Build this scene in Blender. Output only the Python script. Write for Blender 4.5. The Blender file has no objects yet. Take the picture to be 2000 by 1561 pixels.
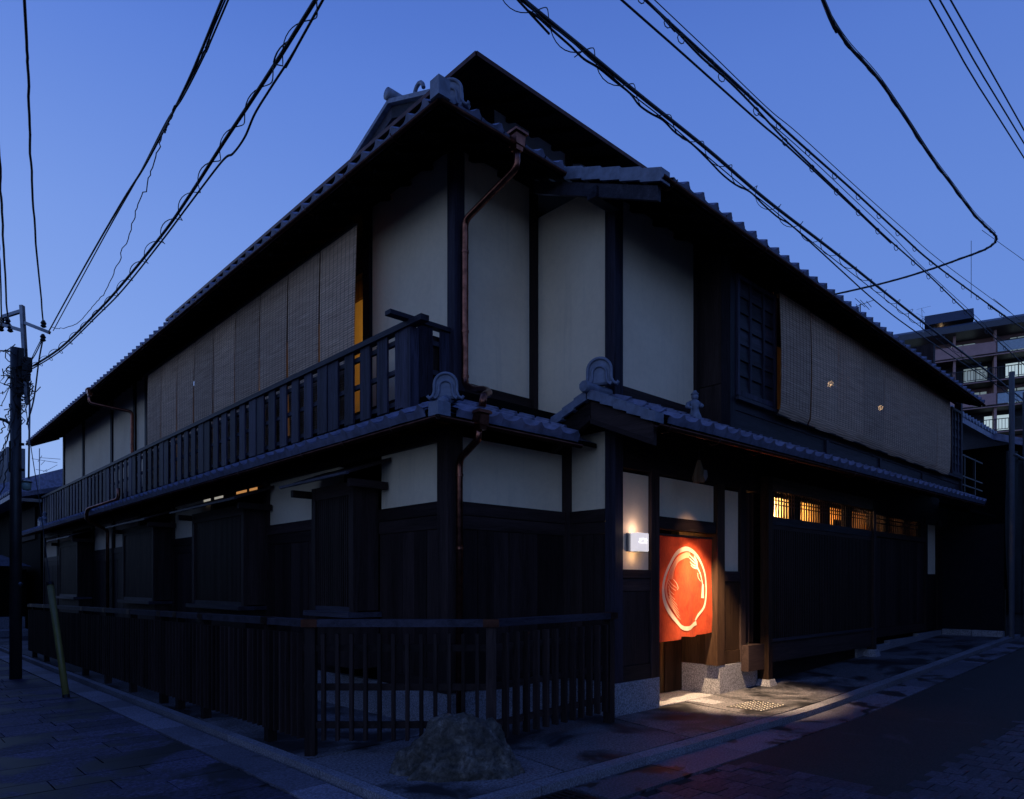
import bpy, math, random
from mathutils import Vector, Matrix, noise
random.seed(7)
# ------------------------------------------------------------------ camera, sky, exposure
scene = bpy.context.scene
COL = scene.collection
F = 1360.0; HV = 1142.0; EYE = 1.4
CAMX, CAMY = -4.146, -5.326
RX, RY = 0.7294, -0.6841          # camera right in the world
FX, FY = 0.6841, 0.7294           # camera forward
cd = bpy.data.cameras.new("camera"); cam = bpy.data.objects.new("camera", cd); COL.objects.link(cam)
cd.sensor_width = 36; cd.lens = F / 2000 * 36; cd.shift_y = (HV - 780.5) / 2000
cd.clip_end = 2000; cd.clip_start = 0.05
cam.location = (CAMX, CAMY, EYE)
cam.rotation_euler = (math.radians(90), 0, -math.atan2(FX, FY))
scene.camera = cam
scene.view_settings.view_transform = 'Standard'; scene.view_settings.look = 'None'
scene.view_settings.exposure = 0.0; scene.view_settings.gamma = 1.0
scene.view_settings.use_curve_mapping = False

w = bpy.data.worlds.new("World"); scene.world = w; w.use_nodes = True
nt = w.node_tree; nt.nodes.clear()
def N(nt, t, **k):
    n = nt.nodes.new(t)
    for a, b in k.items(): setattr(n, a, b)
    return n
tc = N(nt, 'ShaderNodeTexCoord'); sep = N(nt, 'ShaderNodeSeparateXYZ'); nt.links.new(tc.outputs['Generated'], sep.inputs[0])
ramp = N(nt, 'ShaderNodeValToRGB'); nt.links.new(sep.outputs['Z'], ramp.inputs[0])
SKY = [(0.0, (.190, .340, .80)), (.12, (.190, .345, .82)), (.27, (.160, .308, .80)), (.42, (.138, .272, .755)),
       (.58, (.102, .215, .68)), (.72, (.060, .142, .54)), (1.0, (.028, .072, .34))]
e = ramp.color_ramp.elements; e[0].position = SKY[0][0]; e[0].color = (*SKY[0][1], 1)
e[1].position = 1.0; e[1].color = (*SKY[-1][1], 1)
for p, c in SKY[1:-1]:
    q = e.new(p); q.color = (*c, 1)
# afterglow side of the sky: along the left street
dot = N(nt, 'ShaderNodeVectorMath', operation='DOT_PRODUCT'); dot.inputs[1].default_value = (-.80, .60, 0)
nt.links.new(tc.outputs['Generated'], dot.inputs[0])
mr = N(nt, 'ShaderNodeMapRange'); mr.inputs[1].default_value = -1; mr.inputs[2].default_value = 1
mr.inputs[3].default_value = .86; mr.inputs[4].default_value = 1.08
nt.links.new(dot.outputs['Value'], mr.inputs[0])
mul = N(nt, 'ShaderNodeVectorMath', operation='SCALE'); nt.links.new(ramp.outputs[0], mul.inputs[0]); nt.links.new(mr.outputs[0], mul.inputs['Scale'])
gl = N(nt, 'ShaderNodeMapRange', interpolation_type='SMOOTHSTEP'); gl.inputs[1].default_value = -.35; gl.inputs[2].default_value = .9; nt.links.new(dot.outputs['Value'], gl.inputs[0])
gh = N(nt, 'ShaderNodeMapRange'); gh.inputs[1].default_value = .0; gh.inputs[2].default_value = .62; gh.inputs[3].default_value = 1; gh.inputs[4].default_value = 0; nt.links.new(sep.outputs['Z'], gh.inputs[0])
gm = N(nt, 'ShaderNodeMath', operation='MULTIPLY'); nt.links.new(gl.outputs[0], gm.inputs[0]); nt.links.new(gh.outputs[0], gm.inputs[1])
gv = N(nt, 'ShaderNodeVectorMath', operation='SCALE'); gv.inputs[0].default_value = (.20, .21, .07); nt.links.new(gm.outputs[0], gv.inputs['Scale'])
ga = N(nt, 'ShaderNodeVectorMath', operation='ADD'); nt.links.new(mul.outputs[0], ga.inputs[0]); nt.links.new(gv.outputs[0], ga.inputs[1])
bg = N(nt, 'ShaderNodeBackground'); nt.links.new(ga.outputs[0], bg.inputs[0]); bg.inputs[1].default_value = 1.0
wo = N(nt, 'ShaderNodeOutputWorld'); nt.links.new(bg.outputs[0], wo.inputs[0])

def warm_lamp(name, kind, loc, energy, color=(1, .62, .28), size=.05, target=None, angle=None, blend=.3, label=None):
    ld = bpy.data.lights.new(name, kind); ld.energy = energy; ld.color = color
    if kind == 'AREA': ld.size = size
    else: ld.shadow_soft_size = size
    o = bpy.data.objects.new(name, ld); COL.objects.link(o); o.location = loc
    if kind == 'SPOT': ld.spot_size = math.radians(angle); ld.spot_blend = blend
    if target: o.rotation_euler = (Vector(target) - Vector(loc)).to_track_quat('-Z', 'Y').to_euler()
    return o

# ------------------------------------------------------------------ helpers
def ray(u, v):
    a = (u - 1000) / F; b = -(v - HV) / F
    return (RX * a + FX, RY * a + FY, b)
def at_depth(u, v, d):
    r = ray(u, v); return Vector((CAMX + d * r[0], CAMY + d * r[1], EYE + d * r[2]))
def at_z(u, v, z):
    r = ray(u, v); t = (z - EYE) / r[2]; return Vector((CAMX + t * r[0], CAMY + t * r[1], z))
def at_y(u, v, y):
    r = ray(u, v); t = (y - CAMY) / r[1]; return Vector((CAMX + t * r[0], y, EYE + t * r[2]))
def at_x(u, v, x):
    r = ray(u, v); t = (x - CAMX) / r[0]; return Vector((x, CAMY + t * r[1], EYE + t * r[2]))
def gz(x, y):
    return .035 * min(max(0, x - 3.8), 14) - .01 * min(max(0, y), 30)

def tag(o, label=None, cat=None, group=None, kind=None):
    if label: o['label'] = label
    if cat: o['category'] = cat
    if group: o['group'] = group
    if kind: o['kind'] = kind
    return o
def empty(name, loc=(0, 0, 0), label=None, cat=None, group=None, rz=0, parent=None):
    o = bpy.data.objects.new(name, None); COL.objects.link(o); o.location = loc; o.rotation_euler = (0, 0, rz)
    o.empty_display_size = .2
    if parent: o.parent = parent
    return tag(o, label, cat, group)

class MB:
    def __init__(s): s.v = []; s.f = []
    def quad(s, *p):
        n = len(s.v); s.v += [tuple(q) for q in p]; s.f.append(tuple(range(n, n + len(p)))); return s
    def box(s, x0, x1, y0, y1, z0, z1):
        if x0 > x1: x0, x1 = x1, x0
        if y0 > y1: y0, y1 = y1, y0
        n = len(s.v)
        s.v += [(x0, y0, z0), (x1, y0, z0), (x1, y1, z0), (x0, y1, z0), (x0, y0, z1), (x1, y0, z1), (x1, y1, z1), (x0, y1, z1)]
        s.f += [tuple(n + i for i in f) for f in [(0, 3, 2, 1), (4, 5, 6, 7), (0, 1, 5, 4), (1, 2, 6, 5), (2, 3, 7, 6), (3, 0, 4, 7)]]
        return s
    def bar(s, p, q, wd, ht, up=(0, 0, 1)):
        """rectangular bar from p to q"""
        p = Vector(p); q = Vector(q); d = (q - p).normalized(); r = d.cross(Vector(up))
        if r.length < 1e-4: r = Vector((1, 0, 0))
        r.normalize(); u = r.cross(d).normalized(); n = len(s.v)
        for c in (p, q):
            for a, b in ((-1, -1), (1, -1), (1, 1), (-1, 1)):
                s.v.append(tuple(c + r * (a * wd / 2) + u * (b * ht / 2)))
        s.f += [tuple(n + i for i in f) for f in [(0, 1, 2, 3), (7, 6, 5, 4), (0, 4, 5, 1), (1, 5, 6, 2), (2, 6, 7, 3), (3, 7, 4, 0)]]
        return s
    def prism(s, pts, off):
        """closed prism: polygon pts extruded by vector off"""
        n = len(s.v); k = len(pts); off = Vector(off)
        s.v += [tuple(Vector(p)) for p in pts] + [tuple(Vector(p) + off) for p in pts]
        s.f.append(tuple(range(n + k - 1, n - 1, -1))); s.f.append(tuple(range(n + k, n + 2 * k)))
        for i in range(k):
            j = (i + 1) % k; s.f.append((n + i, n + j, n + k + j, n + k + i))
        return s
    def tube(s, pts, r, seg=8, caps=True):
        pts = [Vector(p) for p in pts]; n0 = len(s.v); k = len(pts); prev = None
        for i, p in enumerate(pts):
            d = (pts[min(i + 1, k - 1)] - pts[max(i - 1, 0)])
            if d.length < 1e-9: d = Vector((0, 0, 1))
            d.normalize()
            if prev is None:
                a = d.cross(Vector((0, 0, 1)))
                if a.length < 1e-3: a = d.cross(Vector((1, 0, 0)))
            else: a = prev - d * prev.dot(d)
            a.normalize(); prev = a; b = d.cross(a)
            rr = r[i] if isinstance(r, (list, tuple)) else r
            for j in range(seg):
                t = 2 * math.pi * j / seg
                s.v.append(tuple(p + a * (math.cos(t) * rr) + b * (math.sin(t) * rr)))
        for i in range(k - 1):
            for j in range(seg):
                j2 = (j + 1) % seg; a = n0 + i * seg
                s.f.append((a + j, a + j2, a + seg + j2, a + seg + j))
        if caps:
            s.f.append(tuple(n0 + seg - 1 - j for j in range(seg))); s.f.append(tuple(n0 + (k - 1) * seg + j for j in range(seg)))
        return s
    def lathe(s, prof, c, seg=16, axis='z'):
        n = len(s.v); c = Vector(c)
        for r, h in prof:
            for j in range(seg):
                t = 2 * math.pi * j / seg; a, b = r * math.cos(t), r * math.sin(t)
                o = {'z': (a, b, h), 'x': (h, a, b), 'y': (b, h, a)}[axis]
                s.v.append(tuple(c + Vector(o)))
        for i in range(len(prof) - 1):
            for j in range(seg):
                j2 = (j + 1) % seg; a = n + i * seg
                s.f.append((a + j, a + j2, a + seg + j2, a + seg + j))
        s.f.append(tuple(n + seg - 1 - j for j in range(seg))); s.f.append(tuple(n + (len(prof) - 1) * seg + j for j in range(seg)))
        return s
    def mesh(s, name, m, smooth=False):
        me = bpy.data.meshes.new(name); me.from_pydata(s.v, [], s.f); me.update()
        me.materials.append(m)
        if smooth:
            for p in me.polygons: p.use_smooth = True
        return me
    def build(s, name, m, parent=None, label=None, cat=None, group=None, kind=None, smooth=False, loc=None, bevel=0):
        o = bpy.data.objects.new(name, s.mesh(name, m, smooth)); COL.objects.link(o)
        if parent: o.parent = parent
        if loc: o.location = loc
        if bevel:
            b = o.modifiers.new('bevel', 'BEVEL'); b.width = bevel; b.segments = 2; b.limit_method = 'ANGLE'
        return tag(o, label, cat, group, kind)
def inst(name, me, parent=None, mat=None, loc=None, label=None, cat=None, group=None):
    o = bpy.data.objects.new(name, me); COL.objects.link(o)
    if parent: o.parent = parent
    if mat is not None: o.matrix_local = mat
    if loc is not None: o.location = loc
    return tag(o, label, cat, group)
def B(name, m, parent, *b, **k):
    return MB().box(*b).build(name, m, parent, **k)
def copy_tree(o, parent=None):
    c = o.copy(); COL.objects.link(c); c.parent = parent
    for ch in list(o.children): copy_tree(ch, c)
    return c

# ------------------------------------------------------------------ materials
def new_mat(name):
    m = bpy.data.materials.new(name); m.use_nodes = True; t = m.node_tree
    return m, t, t.nodes['Principled BSDF']
def coords(t, scale=(1, 1, 1), rnd=True, space='Object'):
    c = N(t, 'ShaderNodeTexCoord'); mp = N(t, 'ShaderNodeMapping'); mp.inputs['Scale'].default_value = scale
    if rnd:
        oi = N(t, 'ShaderNodeObjectInfo'); ad = N(t, 'ShaderNodeVectorMath', operation='ADD'); mu = N(t, 'ShaderNodeMath', operation='MULTIPLY'); mu.inputs[1].default_value = 37
        t.links.new(oi.outputs['Random'], mu.inputs[0]); t.links.new(c.outputs[space], ad.inputs[0]); t.links.new(mu.outputs[0], ad.inputs[1])
        t.links.new(ad.outputs[0], mp.inputs[0])
    else: t.links.new(c.outputs[space], mp.inputs[0])
    return mp.outputs[0]
def noise_n(t, vec, scale, detail=4, dist=0, rough=.55):
    n = N(t, 'ShaderNodeTexNoise'); n.inputs['Scale'].default_value = scale; n.inputs['Detail'].default_value = detail
    n.inputs['Distortion'].default_value = dist; n.inputs['Roughness'].default_value = rough
    t.links.new(vec, n.inputs['Vector']); return n.outputs['Fac']
def cramp(t, fac, stops):
    r = N(t, 'ShaderNodeValToRGB'); t.links.new(fac, r.inputs[0]); el = r.color_ramp.elements
    el[0].position, el[0].color = stops[0][0], (*stops[0][1], 1); el[1].position, el[1].color = stops[-1][0], (*stops[-1][1], 1)
    for p, c in stops[1:-1]:
        q = el.new(p); q.color = (*c, 1)
    return r.outputs[0]
def mixc(t, fac, a, b, mode='MIX'):
    m = N(t, 'ShaderNodeMix', data_type='RGBA', blend_type=mode)
    if isinstance(fac, float): m.inputs[0].default_value = fac
    else: t.links.new(fac, m.inputs[0])
    for i, x in ((6, a), (7, b)):
        if isinstance(x, tuple): m.inputs[i].default_value = (*x, 1)
        else: t.links.new(x, m.inputs[i])
    return m.outputs[2]
def bump(t, b, h, strength=.3, dist=.01):
    n = N(t, 'ShaderNodeBump'); n.inputs['Strength'].default_value = strength; n.inputs['Distance'].default_value = dist
    t.links.new(h, n.inputs['Height']); t.links.new(n.outputs[0], b.inputs['Normal'])
def mulc(c, k): return tuple(min(1, x * k) for x in c)
def wood(name, c, axis='z', rough=.6, contrast=.6, b=.4, spec=.10):
    m, t, p = new_mat(name)
    sc = {'z': (1, 1, .06), 'x': (.06, 1, 1), 'y': (1, .06, 1)}[axis]
    v = coords(t, sc)
    g = noise_n(t, v, 42, 5, 1.6); g2 = noise_n(t, v, 7, 3, .8)
    mx = N(t, 'ShaderNodeMath', operation='ADD'); t.links.new(g, mx.inputs[0]); t.links.new(g2, mx.inputs[1])
    hf = N(t, 'ShaderNodeMath', operation='MULTIPLY'); hf.inputs[1].default_value = .5; t.links.new(mx.outputs[0], hf.inputs[0])
    col = cramp(t, hf.outputs[0], [(.34, mulc(c, 1 - contrast)), (.5, c), (.66, mulc(c, 1 + contrast))])
    oi = N(t, 'ShaderNodeObjectInfo'); r = N(t, 'ShaderNodeMapRange'); r.inputs[3].default_value = .62; r.inputs[4].default_value = 1.5
    t.links.new(oi.outputs['Random'], r.inputs[0]); s = N(t, 'ShaderNodeVectorMath', operation='SCALE')
    t.links.new(col, s.inputs[0]); t.links.new(r.outputs[0], s.inputs['Scale']); t.links.new(s.outputs[0], p.inputs['Base Color'])
    p.inputs['Roughness'].default_value = rough; p.inputs['Specular IOR Level'].default_value = spec; bump(t, p, hf.outputs[0], b, .006)
    return m
def plain(name, c, rough=.5, metal=0, var=.15, scale=6, b=0, spec=None):
    m, t, p = new_mat(name); v = coords(t)
    n = noise_n(t, v, scale, 4)
    t.links.new(cramp(t, n, [(.3, mulc(c, 1 - var)), (.7, mulc(c, 1 + var))]), p.inputs['Base Color'])
    p.inputs['Roughness'].default_value = rough; p.inputs['Metallic'].default_value = metal
    if spec is not None: p.inputs['Specular IOR Level'].default_value = spec
    if b: bump(t, p, n, b, .004)
    return m
def speckle(name, c, dark, scale=260, rough=.6, stain=None, stain_scale=.9, stain_lo=.46, stain_hi=.6, wet=.35, b=.3, vary=.4):
    """granular stone; optional darker damp stains that have their own shape"""
    m, t, p = new_mat(name); v = coords(t, rnd=False, space='Object')
    g = N(t, 'ShaderNodeNewGeometry')
    n = noise_n(t, g.outputs['Position'], scale * .42, 3, 0, .8); n2 = noise_n(t, g.outputs['Position'], 3.5, 5, .3)
    col = cramp(t, n, [(.38, dark), (.5, c), (.60, mulc(c, 1.9))])
    col = mixc(t, .28, col, cramp(t, n2, [(.3, mulc(c, .6)), (.7, mulc(c, 1.3))]), 'MIX')
    if stain:
        s = noise_n(t, g.outputs['Position'], stain_scale, 7, .5, .62)
        f = N(t, 'ShaderNodeMapRange'); f.inputs[1].default_value = stain_lo; f.inputs[2].default_value = stain_hi; t.links.new(s, f.inputs[0])
        col = mixc(t, f.outputs[0], col, stain)
        rr = N(t, 'ShaderNodeMapRange'); rr.inputs[3].default_value = rough; rr.inputs[4].default_value = wet
        t.links.new(f.outputs[0], rr.inputs[0]); t.links.new(rr.outputs[0], p.inputs['Roughness'])
    else: p.inputs['Roughness'].default_value = rough
    p.inputs['Specular IOR Level'].default_value = .28
    oi = N(t, 'ShaderNodeObjectInfo'); r = N(t, 'ShaderNodeMapRange'); r.inputs[3].default_value = 1 - vary; r.inputs[4].default_value = 1 + vary
    t.links.new(oi.outputs['Random'], r.inputs[0]); s2 = N(t, 'ShaderNodeVectorMath', operation='SCALE')
    t.links.new(col, s2.inputs[0]); t.links.new(r.outputs[0], s2.inputs['Scale']); t.links.new(s2.outputs[0], p.inputs['Base Color'])
    bump(t, p, n, b, .003)
    return m
def emit(name, c, s):
    m, t, p = new_mat(name); p.inputs['Base Color'].default_value = (*c, 1); p.inputs['Emission Color'].default_value = (*c, 1); p.inputs['Emission Strength'].default_value = s
    return m

M = {}
M['dark_v'] = wood('dark_stained_wood', (.030, .0185, .0165), 'z', .62)
M['dark_x'] = wood('dark_stained_beam', (.030, .0185, .0165), 'x', .62)
M['dark_y'] = wood('dark_stained_beam_side', (.030, .0185, .0165), 'y', .62)
M['post'] = wood('weathered_post_wood', (.030, .025, .036), 'z', .6)
M['rail_v'] = wood('balcony_board_wood', (.038, .033, .050), 'z', .55, .75, .6)
M['rail_y'] = wood('balcony_rail_wood', (.045, .040, .052), 'y', .5)
M['rail_x'] = wood('balcony_rail_wood_end', (.034, .030, .040), 'x', .5)
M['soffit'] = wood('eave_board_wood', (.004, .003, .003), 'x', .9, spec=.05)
M['bay_x'] = wood('bay_skirt_board_wood', (.034, .030, .038), 'x', .55, .6, .6)
M['bay_v'] = wood('bay_post_wood', (.024, .020, .028), 'z', .55)
M['lattice'] = wood('lattice_wood', (.034, .021, .018), 'z', .55)
M['carved'] = wood('carved_grain_beam', (.09, .055, .030), 'x', .45, .85, 1.0)
def plaster_mat():
    m, t, p = new_mat('cream_plaster'); g = N(t, 'ShaderNodeNewGeometry')
    a = noise_n(t, g.outputs['Position'], 1.3, 5, .4)
    mp = N(t, 'ShaderNodeMapping'); mp.inputs['Scale'].default_value = (9, 9, .5); t.links.new(g.outputs['Position'], mp.inputs[0])
    st = noise_n(t, mp.outputs[0], 1.0, 5, .3, .65); tr = noise_n(t, g.outputs['Position'], 14, 6, .6, .7)
    c = cramp(t, a, [(.3, (.90, .69, .46)), (.7, (.97, .77, .53))])
    c = mixc(t, 1.0, c, cramp(t, st, [(.25, (.88, .88, .89)), (.45, (1, 1, 1))]), 'MULTIPLY')
    c = mixc(t, 1.0, c, cramp(t, tr, [(.3, (.93, .93, .93)), (.6, (1, 1, 1))]), 'MULTIPLY')
    t.links.new(c, p.inputs['Base Color']); p.inputs['Roughness'].default_value = .95; p.inputs['Specular IOR Level'].default_value = .1
    bump(t, p, tr, .12, .004); return m
M['plaster'] = plaster_mat()
M['tile'] = plain('grey_clay_tile', (.17, .17, .245), .5, var=.4, scale=9, b=.1)
M['tile_edge'] = plain('grey_ridge_tile', (.17, .18, .23), .5, var=.3, scale=11, b=.25)
M['copper'] = plain('aged_copper', (.26, .095, .06), .3, 1.0, .55, 14)
M['copper_dark'] = plain('dark_copper_gutter', (.07, .030, .022), .4, 1.0, .4, 9)
M['granite'] = speckle('granite_plinth', (.27, .255, .27), (.08, .075, .085), 170, .7, vary=.1)
M['kerb'] = speckle('kerb_stone', (.19, .18, .20), (.09, .085, .09), 150, .7, vary=.15)
M['slab'] = speckle('pavement_concrete', (.13, .118, .125), (.022, .020, .022), 110, .7, stain=(.016, .015, .017), stain_scale=1.1, stain_lo=.47, stain_hi=.58, wet=.5)
M['gutter'] = speckle('gutter_stone', (.125, .112, .135), (.07, .062, .07), 130, .6, stain=(.028, .017, .016), stain_scale=2.1, stain_lo=.54, stain_hi=.57, wet=.45)
M['gutter_l'] = speckle('pale_gutter_stone', (.15, .138, .17), (.085, .08, .09), 130, .6, stain=(.04, .035, .045), stain_scale=1.1, stain_lo=.60, stain_hi=.64, wet=.5)
M['paver'] = speckle('street_paver_stone', (.060, .052, .090), (.012, .010, .017), 75, .75, stain=(.014, .012, .014), stain_scale=1.3, stain_lo=.47, stain_hi=.55, wet=.55)
M['brick'] = speckle('small_road_paver', (.048, .040, .058), (.016, .013, .019), 80, .6)
M['asphalt'] = speckle('asphalt', (.024, .019, .017), (.009, .008, .008), 150, .75, stain=(.040, .034, .038), stain_scale=1.3, stain_lo=.64, stain_hi=.70, wet=.7)
M['earth'] = plain('dark_ground', (.012, .012, .013), .9)
M['joint'] = plain('dark_joint_bed', (.006, .006, .006), .95)
M['iron'] = plain('dark_cast_iron', (.02, .02, .022), .5, .6)
M['steel'] = plain('galvanised_steel', (.22, .24, .27), .4, .8, .2)
M['polewood'] = plain('dark_pole', (.030, .027, .026), .45, 0, .3, 4)
M['cable'] = plain('black_cable', (.010, .010, .012), .5)
M['yellow'] = plain('yellow_plastic_guard', (.21, .18, .05), .4, 0, .2, 5)
M['rope'] = plain('pale_stud', (.55, .5, .42), .4)
M['plate'] = plain('worn_drain_plate', (.035, .03, .028), .5)
M['black'] = plain('flat_black', (.004, .004, .004), .9, spec=.05)
M['warmwall'] = plain('interior_cream_wall', (.70, .50, .24), .8, var=.1)
M['door'] = wood('door_lattice_wood', (.10, .055, .020), 'z', .5)
M['revealwood'] = wood('entrance_post_wood', (.042, .022, .013), 'z', .55)
M['bulb'] = emit('lit_bulb', (1, .62, .30), 60)
M['lampglass'] = emit('lit_lamp_glass', (1.0, .91, .88), .66)
M['lampmark'] = emit('lit_lamp_lettering', (1, 1, 1), 1.3)
M['transom_warm'] = emit('warm_lit_transom', (1, .45, .14), .45); M['transom_pale'] = emit('pale_lit_transom', (.85, .80, .68), .35)
M['winlit'] = emit('lit_far_window', (1, .66, .36), 6)

# reed blinds: horizontal reeds, dark binding threads, tiny see-through gaps
def blind_mat():
    m, t, p = new_mat('bamboo_reed_blind'); g = N(t, 'ShaderNodeNewGeometry')
    sx = N(t, 'ShaderNodeSeparateXYZ'); t.links.new(g.outputs['Position'], sx.inputs[0])
    oi = N(t, 'ShaderNodeObjectInfo')
    wv = N(t, 'ShaderNodeTexWave', wave_type='BANDS', bands_direction='Z', wave_profile='SIN'); wv.inputs['Scale'].default_value = 11
    wv.inputs['Distortion'].default_value = 2.2; wv.inputs['Detail'].default_value = 2; wv.inputs['Detail Scale'].default_value = 1.2
    t.links.new(g.outputs['Position'], wv.inputs['Vector'])
    mp = N(t, 'ShaderNodeMapping'); mp.inputs['Scale'].default_value = (1.2, 1.2, 60); t.links.new(g.outputs['Position'], mp.inputs[0])
    n = noise_n(t, mp.outputs[0], 2.2, 4, .3)
    col = cramp(t, n, [(.3, (.42, .24, .13)), (.5, (.72, .44, .26)), (.72, (.95, .64, .40))])
    dk = N(t, 'ShaderNodeMapRange'); dk.inputs[1].default_value = 0; dk.inputs[2].default_value = .35; dk.inputs[3].default_value = .45; dk.inputs[4].default_value = 1
    t.links.new(wv.outputs['Fac'], dk.inputs[0]); s = N(t, 'ShaderNodeVectorMath', operation='SCALE')
    t.links.new(col, s.inputs[0]); t.links.new(dk.outputs[0], s.inputs['Scale'])
    r = N(t, 'ShaderNodeMapRange'); r.inputs[3].default_value = .82; r.inputs[4].default_value = 1.15; t.links.new(oi.outputs['Random'], r.inputs[0])
    s2 = N(t, 'ShaderNodeVectorMath', operation='SCALE'); t.links.new(s.outputs[0], s2.inputs[0]); t.links.new(r.outputs[0], s2.inputs['Scale'])
    t.links.new(s2.outputs[0], p.inputs['Base Color']); p.inputs['Roughness'].default_value = .75
    bump(t, p, wv.outputs['Fac'], .4, .006)
    tr = N(t, 'ShaderNodeBsdfTransparent'); mx = N(t, 'ShaderNodeMixShader'); mx.inputs[0].default_value = .07
    out = t.nodes['Material Output']; t.links.new(p.outputs[0], mx.inputs[1]); t.links.new(tr.outputs[0], mx.inputs[2]); t.links.new(mx.outputs[0], out.inputs[0])
    return m
M['blind'] = blind_mat()
M['cord'] = plain('dark_binding_cord', (.03, .022, .018), .8)
def cloth_mat():
    m, t, p = new_mat('red_hemp_cloth'); v = coords(t, rnd=False)
    a = noise_n(t, v, 5, 5, .6); mp = N(t, 'ShaderNodeMapping'); mp.inputs['Scale'].default_value = (1, 1, .1); t.links.new(v, mp.inputs[0])
    th = noise_n(t, mp.outputs[0], 160, 2)
    col = mixc(t, .45, cramp(t, a, [(.32, (.36, .026, .010)), (.68, (.76, .085, .022))]), cramp(t, th, [(.3, (.48, .035, .01)), (.7, (.82, .13, .025))]))
    t.links.new(col, p.inputs['Base Color']); p.inputs['Roughness'].default_value = .85
    tl = N(t, 'ShaderNodeBsdfTranslucent'); t.links.new(col, tl.inputs[0]); mx = N(t, 'ShaderNodeMixShader'); mx.inputs[0].default_value = .32
    out = t.nodes['Material Output']; t.links.new(p.outputs[0], mx.inputs[1]); t.links.new(tl.outputs[0], mx.inputs[2]); t.links.new(mx.outputs[0], out.inputs[0])
    bump(t, p, th, .5, .003); return m
M['cloth'] = cloth_mat()
def dye_mat(name, c):
    m, t, p = new_mat(name); p.inputs['Base Color'].default_value = (*c, 1); p.inputs['Roughness'].default_value = .85
    tl = N(t, 'ShaderNodeBsdfTranslucent'); tl.inputs[0].default_value = (*c, 1); mx = N(t, 'ShaderNodeMixShader'); mx.inputs[0].default_value = .12
    out = t.nodes['Material Output']; t.links.new(p.outputs[0], mx.inputs[1]); t.links.new(tl.outputs[0], mx.inputs[2]); t.links.new(mx.outputs[0], out.inputs[0]); return m
M['dye'] = dye_mat('undyed_white_line', (.86, .66, .46)); M['dye2'] = dye_mat('half_dyed_line', (.82, .34, .18))
M['pink'] = plain('pinkish_tile_cladding', (.42, .235, .215), .7, var=.12, scale=1)
M['aptdark'] = plain('dark_apartment_recess', (.020, .020, .026), .7)
M['aptroof'] = plain('slate_blue_mansard', (.045, .05, .07), .5)
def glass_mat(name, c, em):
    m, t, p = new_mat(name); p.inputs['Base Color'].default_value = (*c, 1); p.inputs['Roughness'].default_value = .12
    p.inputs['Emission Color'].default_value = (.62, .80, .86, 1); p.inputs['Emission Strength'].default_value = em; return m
M['aptglass'] = glass_mat('apartment_glass_glow', (.28, .34, .36), .20)  # faint glow put into the unlit panes to make them paler
M['aptlit'] = glass_mat('lit_apartment_window', (.5, .55, .55), .6)
M['frost'] = plain('frosted_balcony_glass', (.33, .40, .45), .3)
M['concrete'] = plain('grey_concrete', (.12, .125, .14), .8, var=.2)
M['net'] = plain('olive_tarpaulin', (.030, .030, .022), .8, 0, .35, 3, .4)
M['bamboo'] = plain('grey_bamboo_pole', (.085, .085, .10), .5)
M['brownshutter'] = plain('brown_shutter', (.030, .017, .015), .8, spec=.1)
M['olive'] = plain('olive_metal', (.055, .055, .030), .35, .5)
M['paleglass'] = plain('pale_green_glass', (.35, .48, .40), .2)
M['white'] = plain('white_notice_board', (.55, .6, .7), .6, var=.05)
M['leaf'] = plain('dark_leaf', (.03, .06, .03), .5, 0, .4, 3)
def rock_mat():
    m, t, p = new_mat('mossy_rock'); v = coords(t, rnd=False)
    n = noise_n(t, v, 5, 8, .8, .65); n2 = noise_n(t, v, 24, 6, .5, .7)
    c1 = cramp(t, n, [(.3, (.040, .034, .020)), (.5, (.120, .098, .075)), (.68, (.27, .235, .20))])
    c2 = cramp(t, n2, [(.35, (.25, .25, .25)), (.6, (1, 1, 1)), (.72, (1.6, 1.6, 1.7))])
    t.links.new(mixc(t, 1.0, c1, c2, 'MULTIPLY'), p.inputs['Base Color']); p.inputs['Roughness'].default_value = .7
    bump(t, p, n2, 1.0, .03); return m
M['rock'] = rock_mat()

# ------------------------------------------------------------------ ground and streets
def sheet(name, x0, x1, y0, y1, nx, ny, off, m, kind='structure', parent=None, **k):
    mb = MB()
    for j in range(ny + 1):
        for i in range(nx + 1):
            x = x0 + (x1 - x0) * i / nx; y = y0 + (y1 - y0) * j / ny
            mb.v.append((x, y, gz(x, y) + off))
    for j in range(ny):
        for i in range(nx):
            a = j * (nx + 1) + i; mb.f.append((a, a + 1, a + nx + 2, a + nx + 1))
    return mb.build(name, m, parent, kind=kind, **k)
sheet('ground', -400, 400, -400, 400, 400, 400, -.16, M['earth'])
road_l = sheet('left_street', -5.6, -1.66, -7, 45, 4, 104, -.078, M['joint'])
road_r = sheet('right_street', -1.66, 45, -7, -1.9, 93, 5, -.080, M['joint'])
pave = sheet('pavement', -1.60, 13.6, -1.9, 22, 76, 48, -.03, M['joint'])

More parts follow.
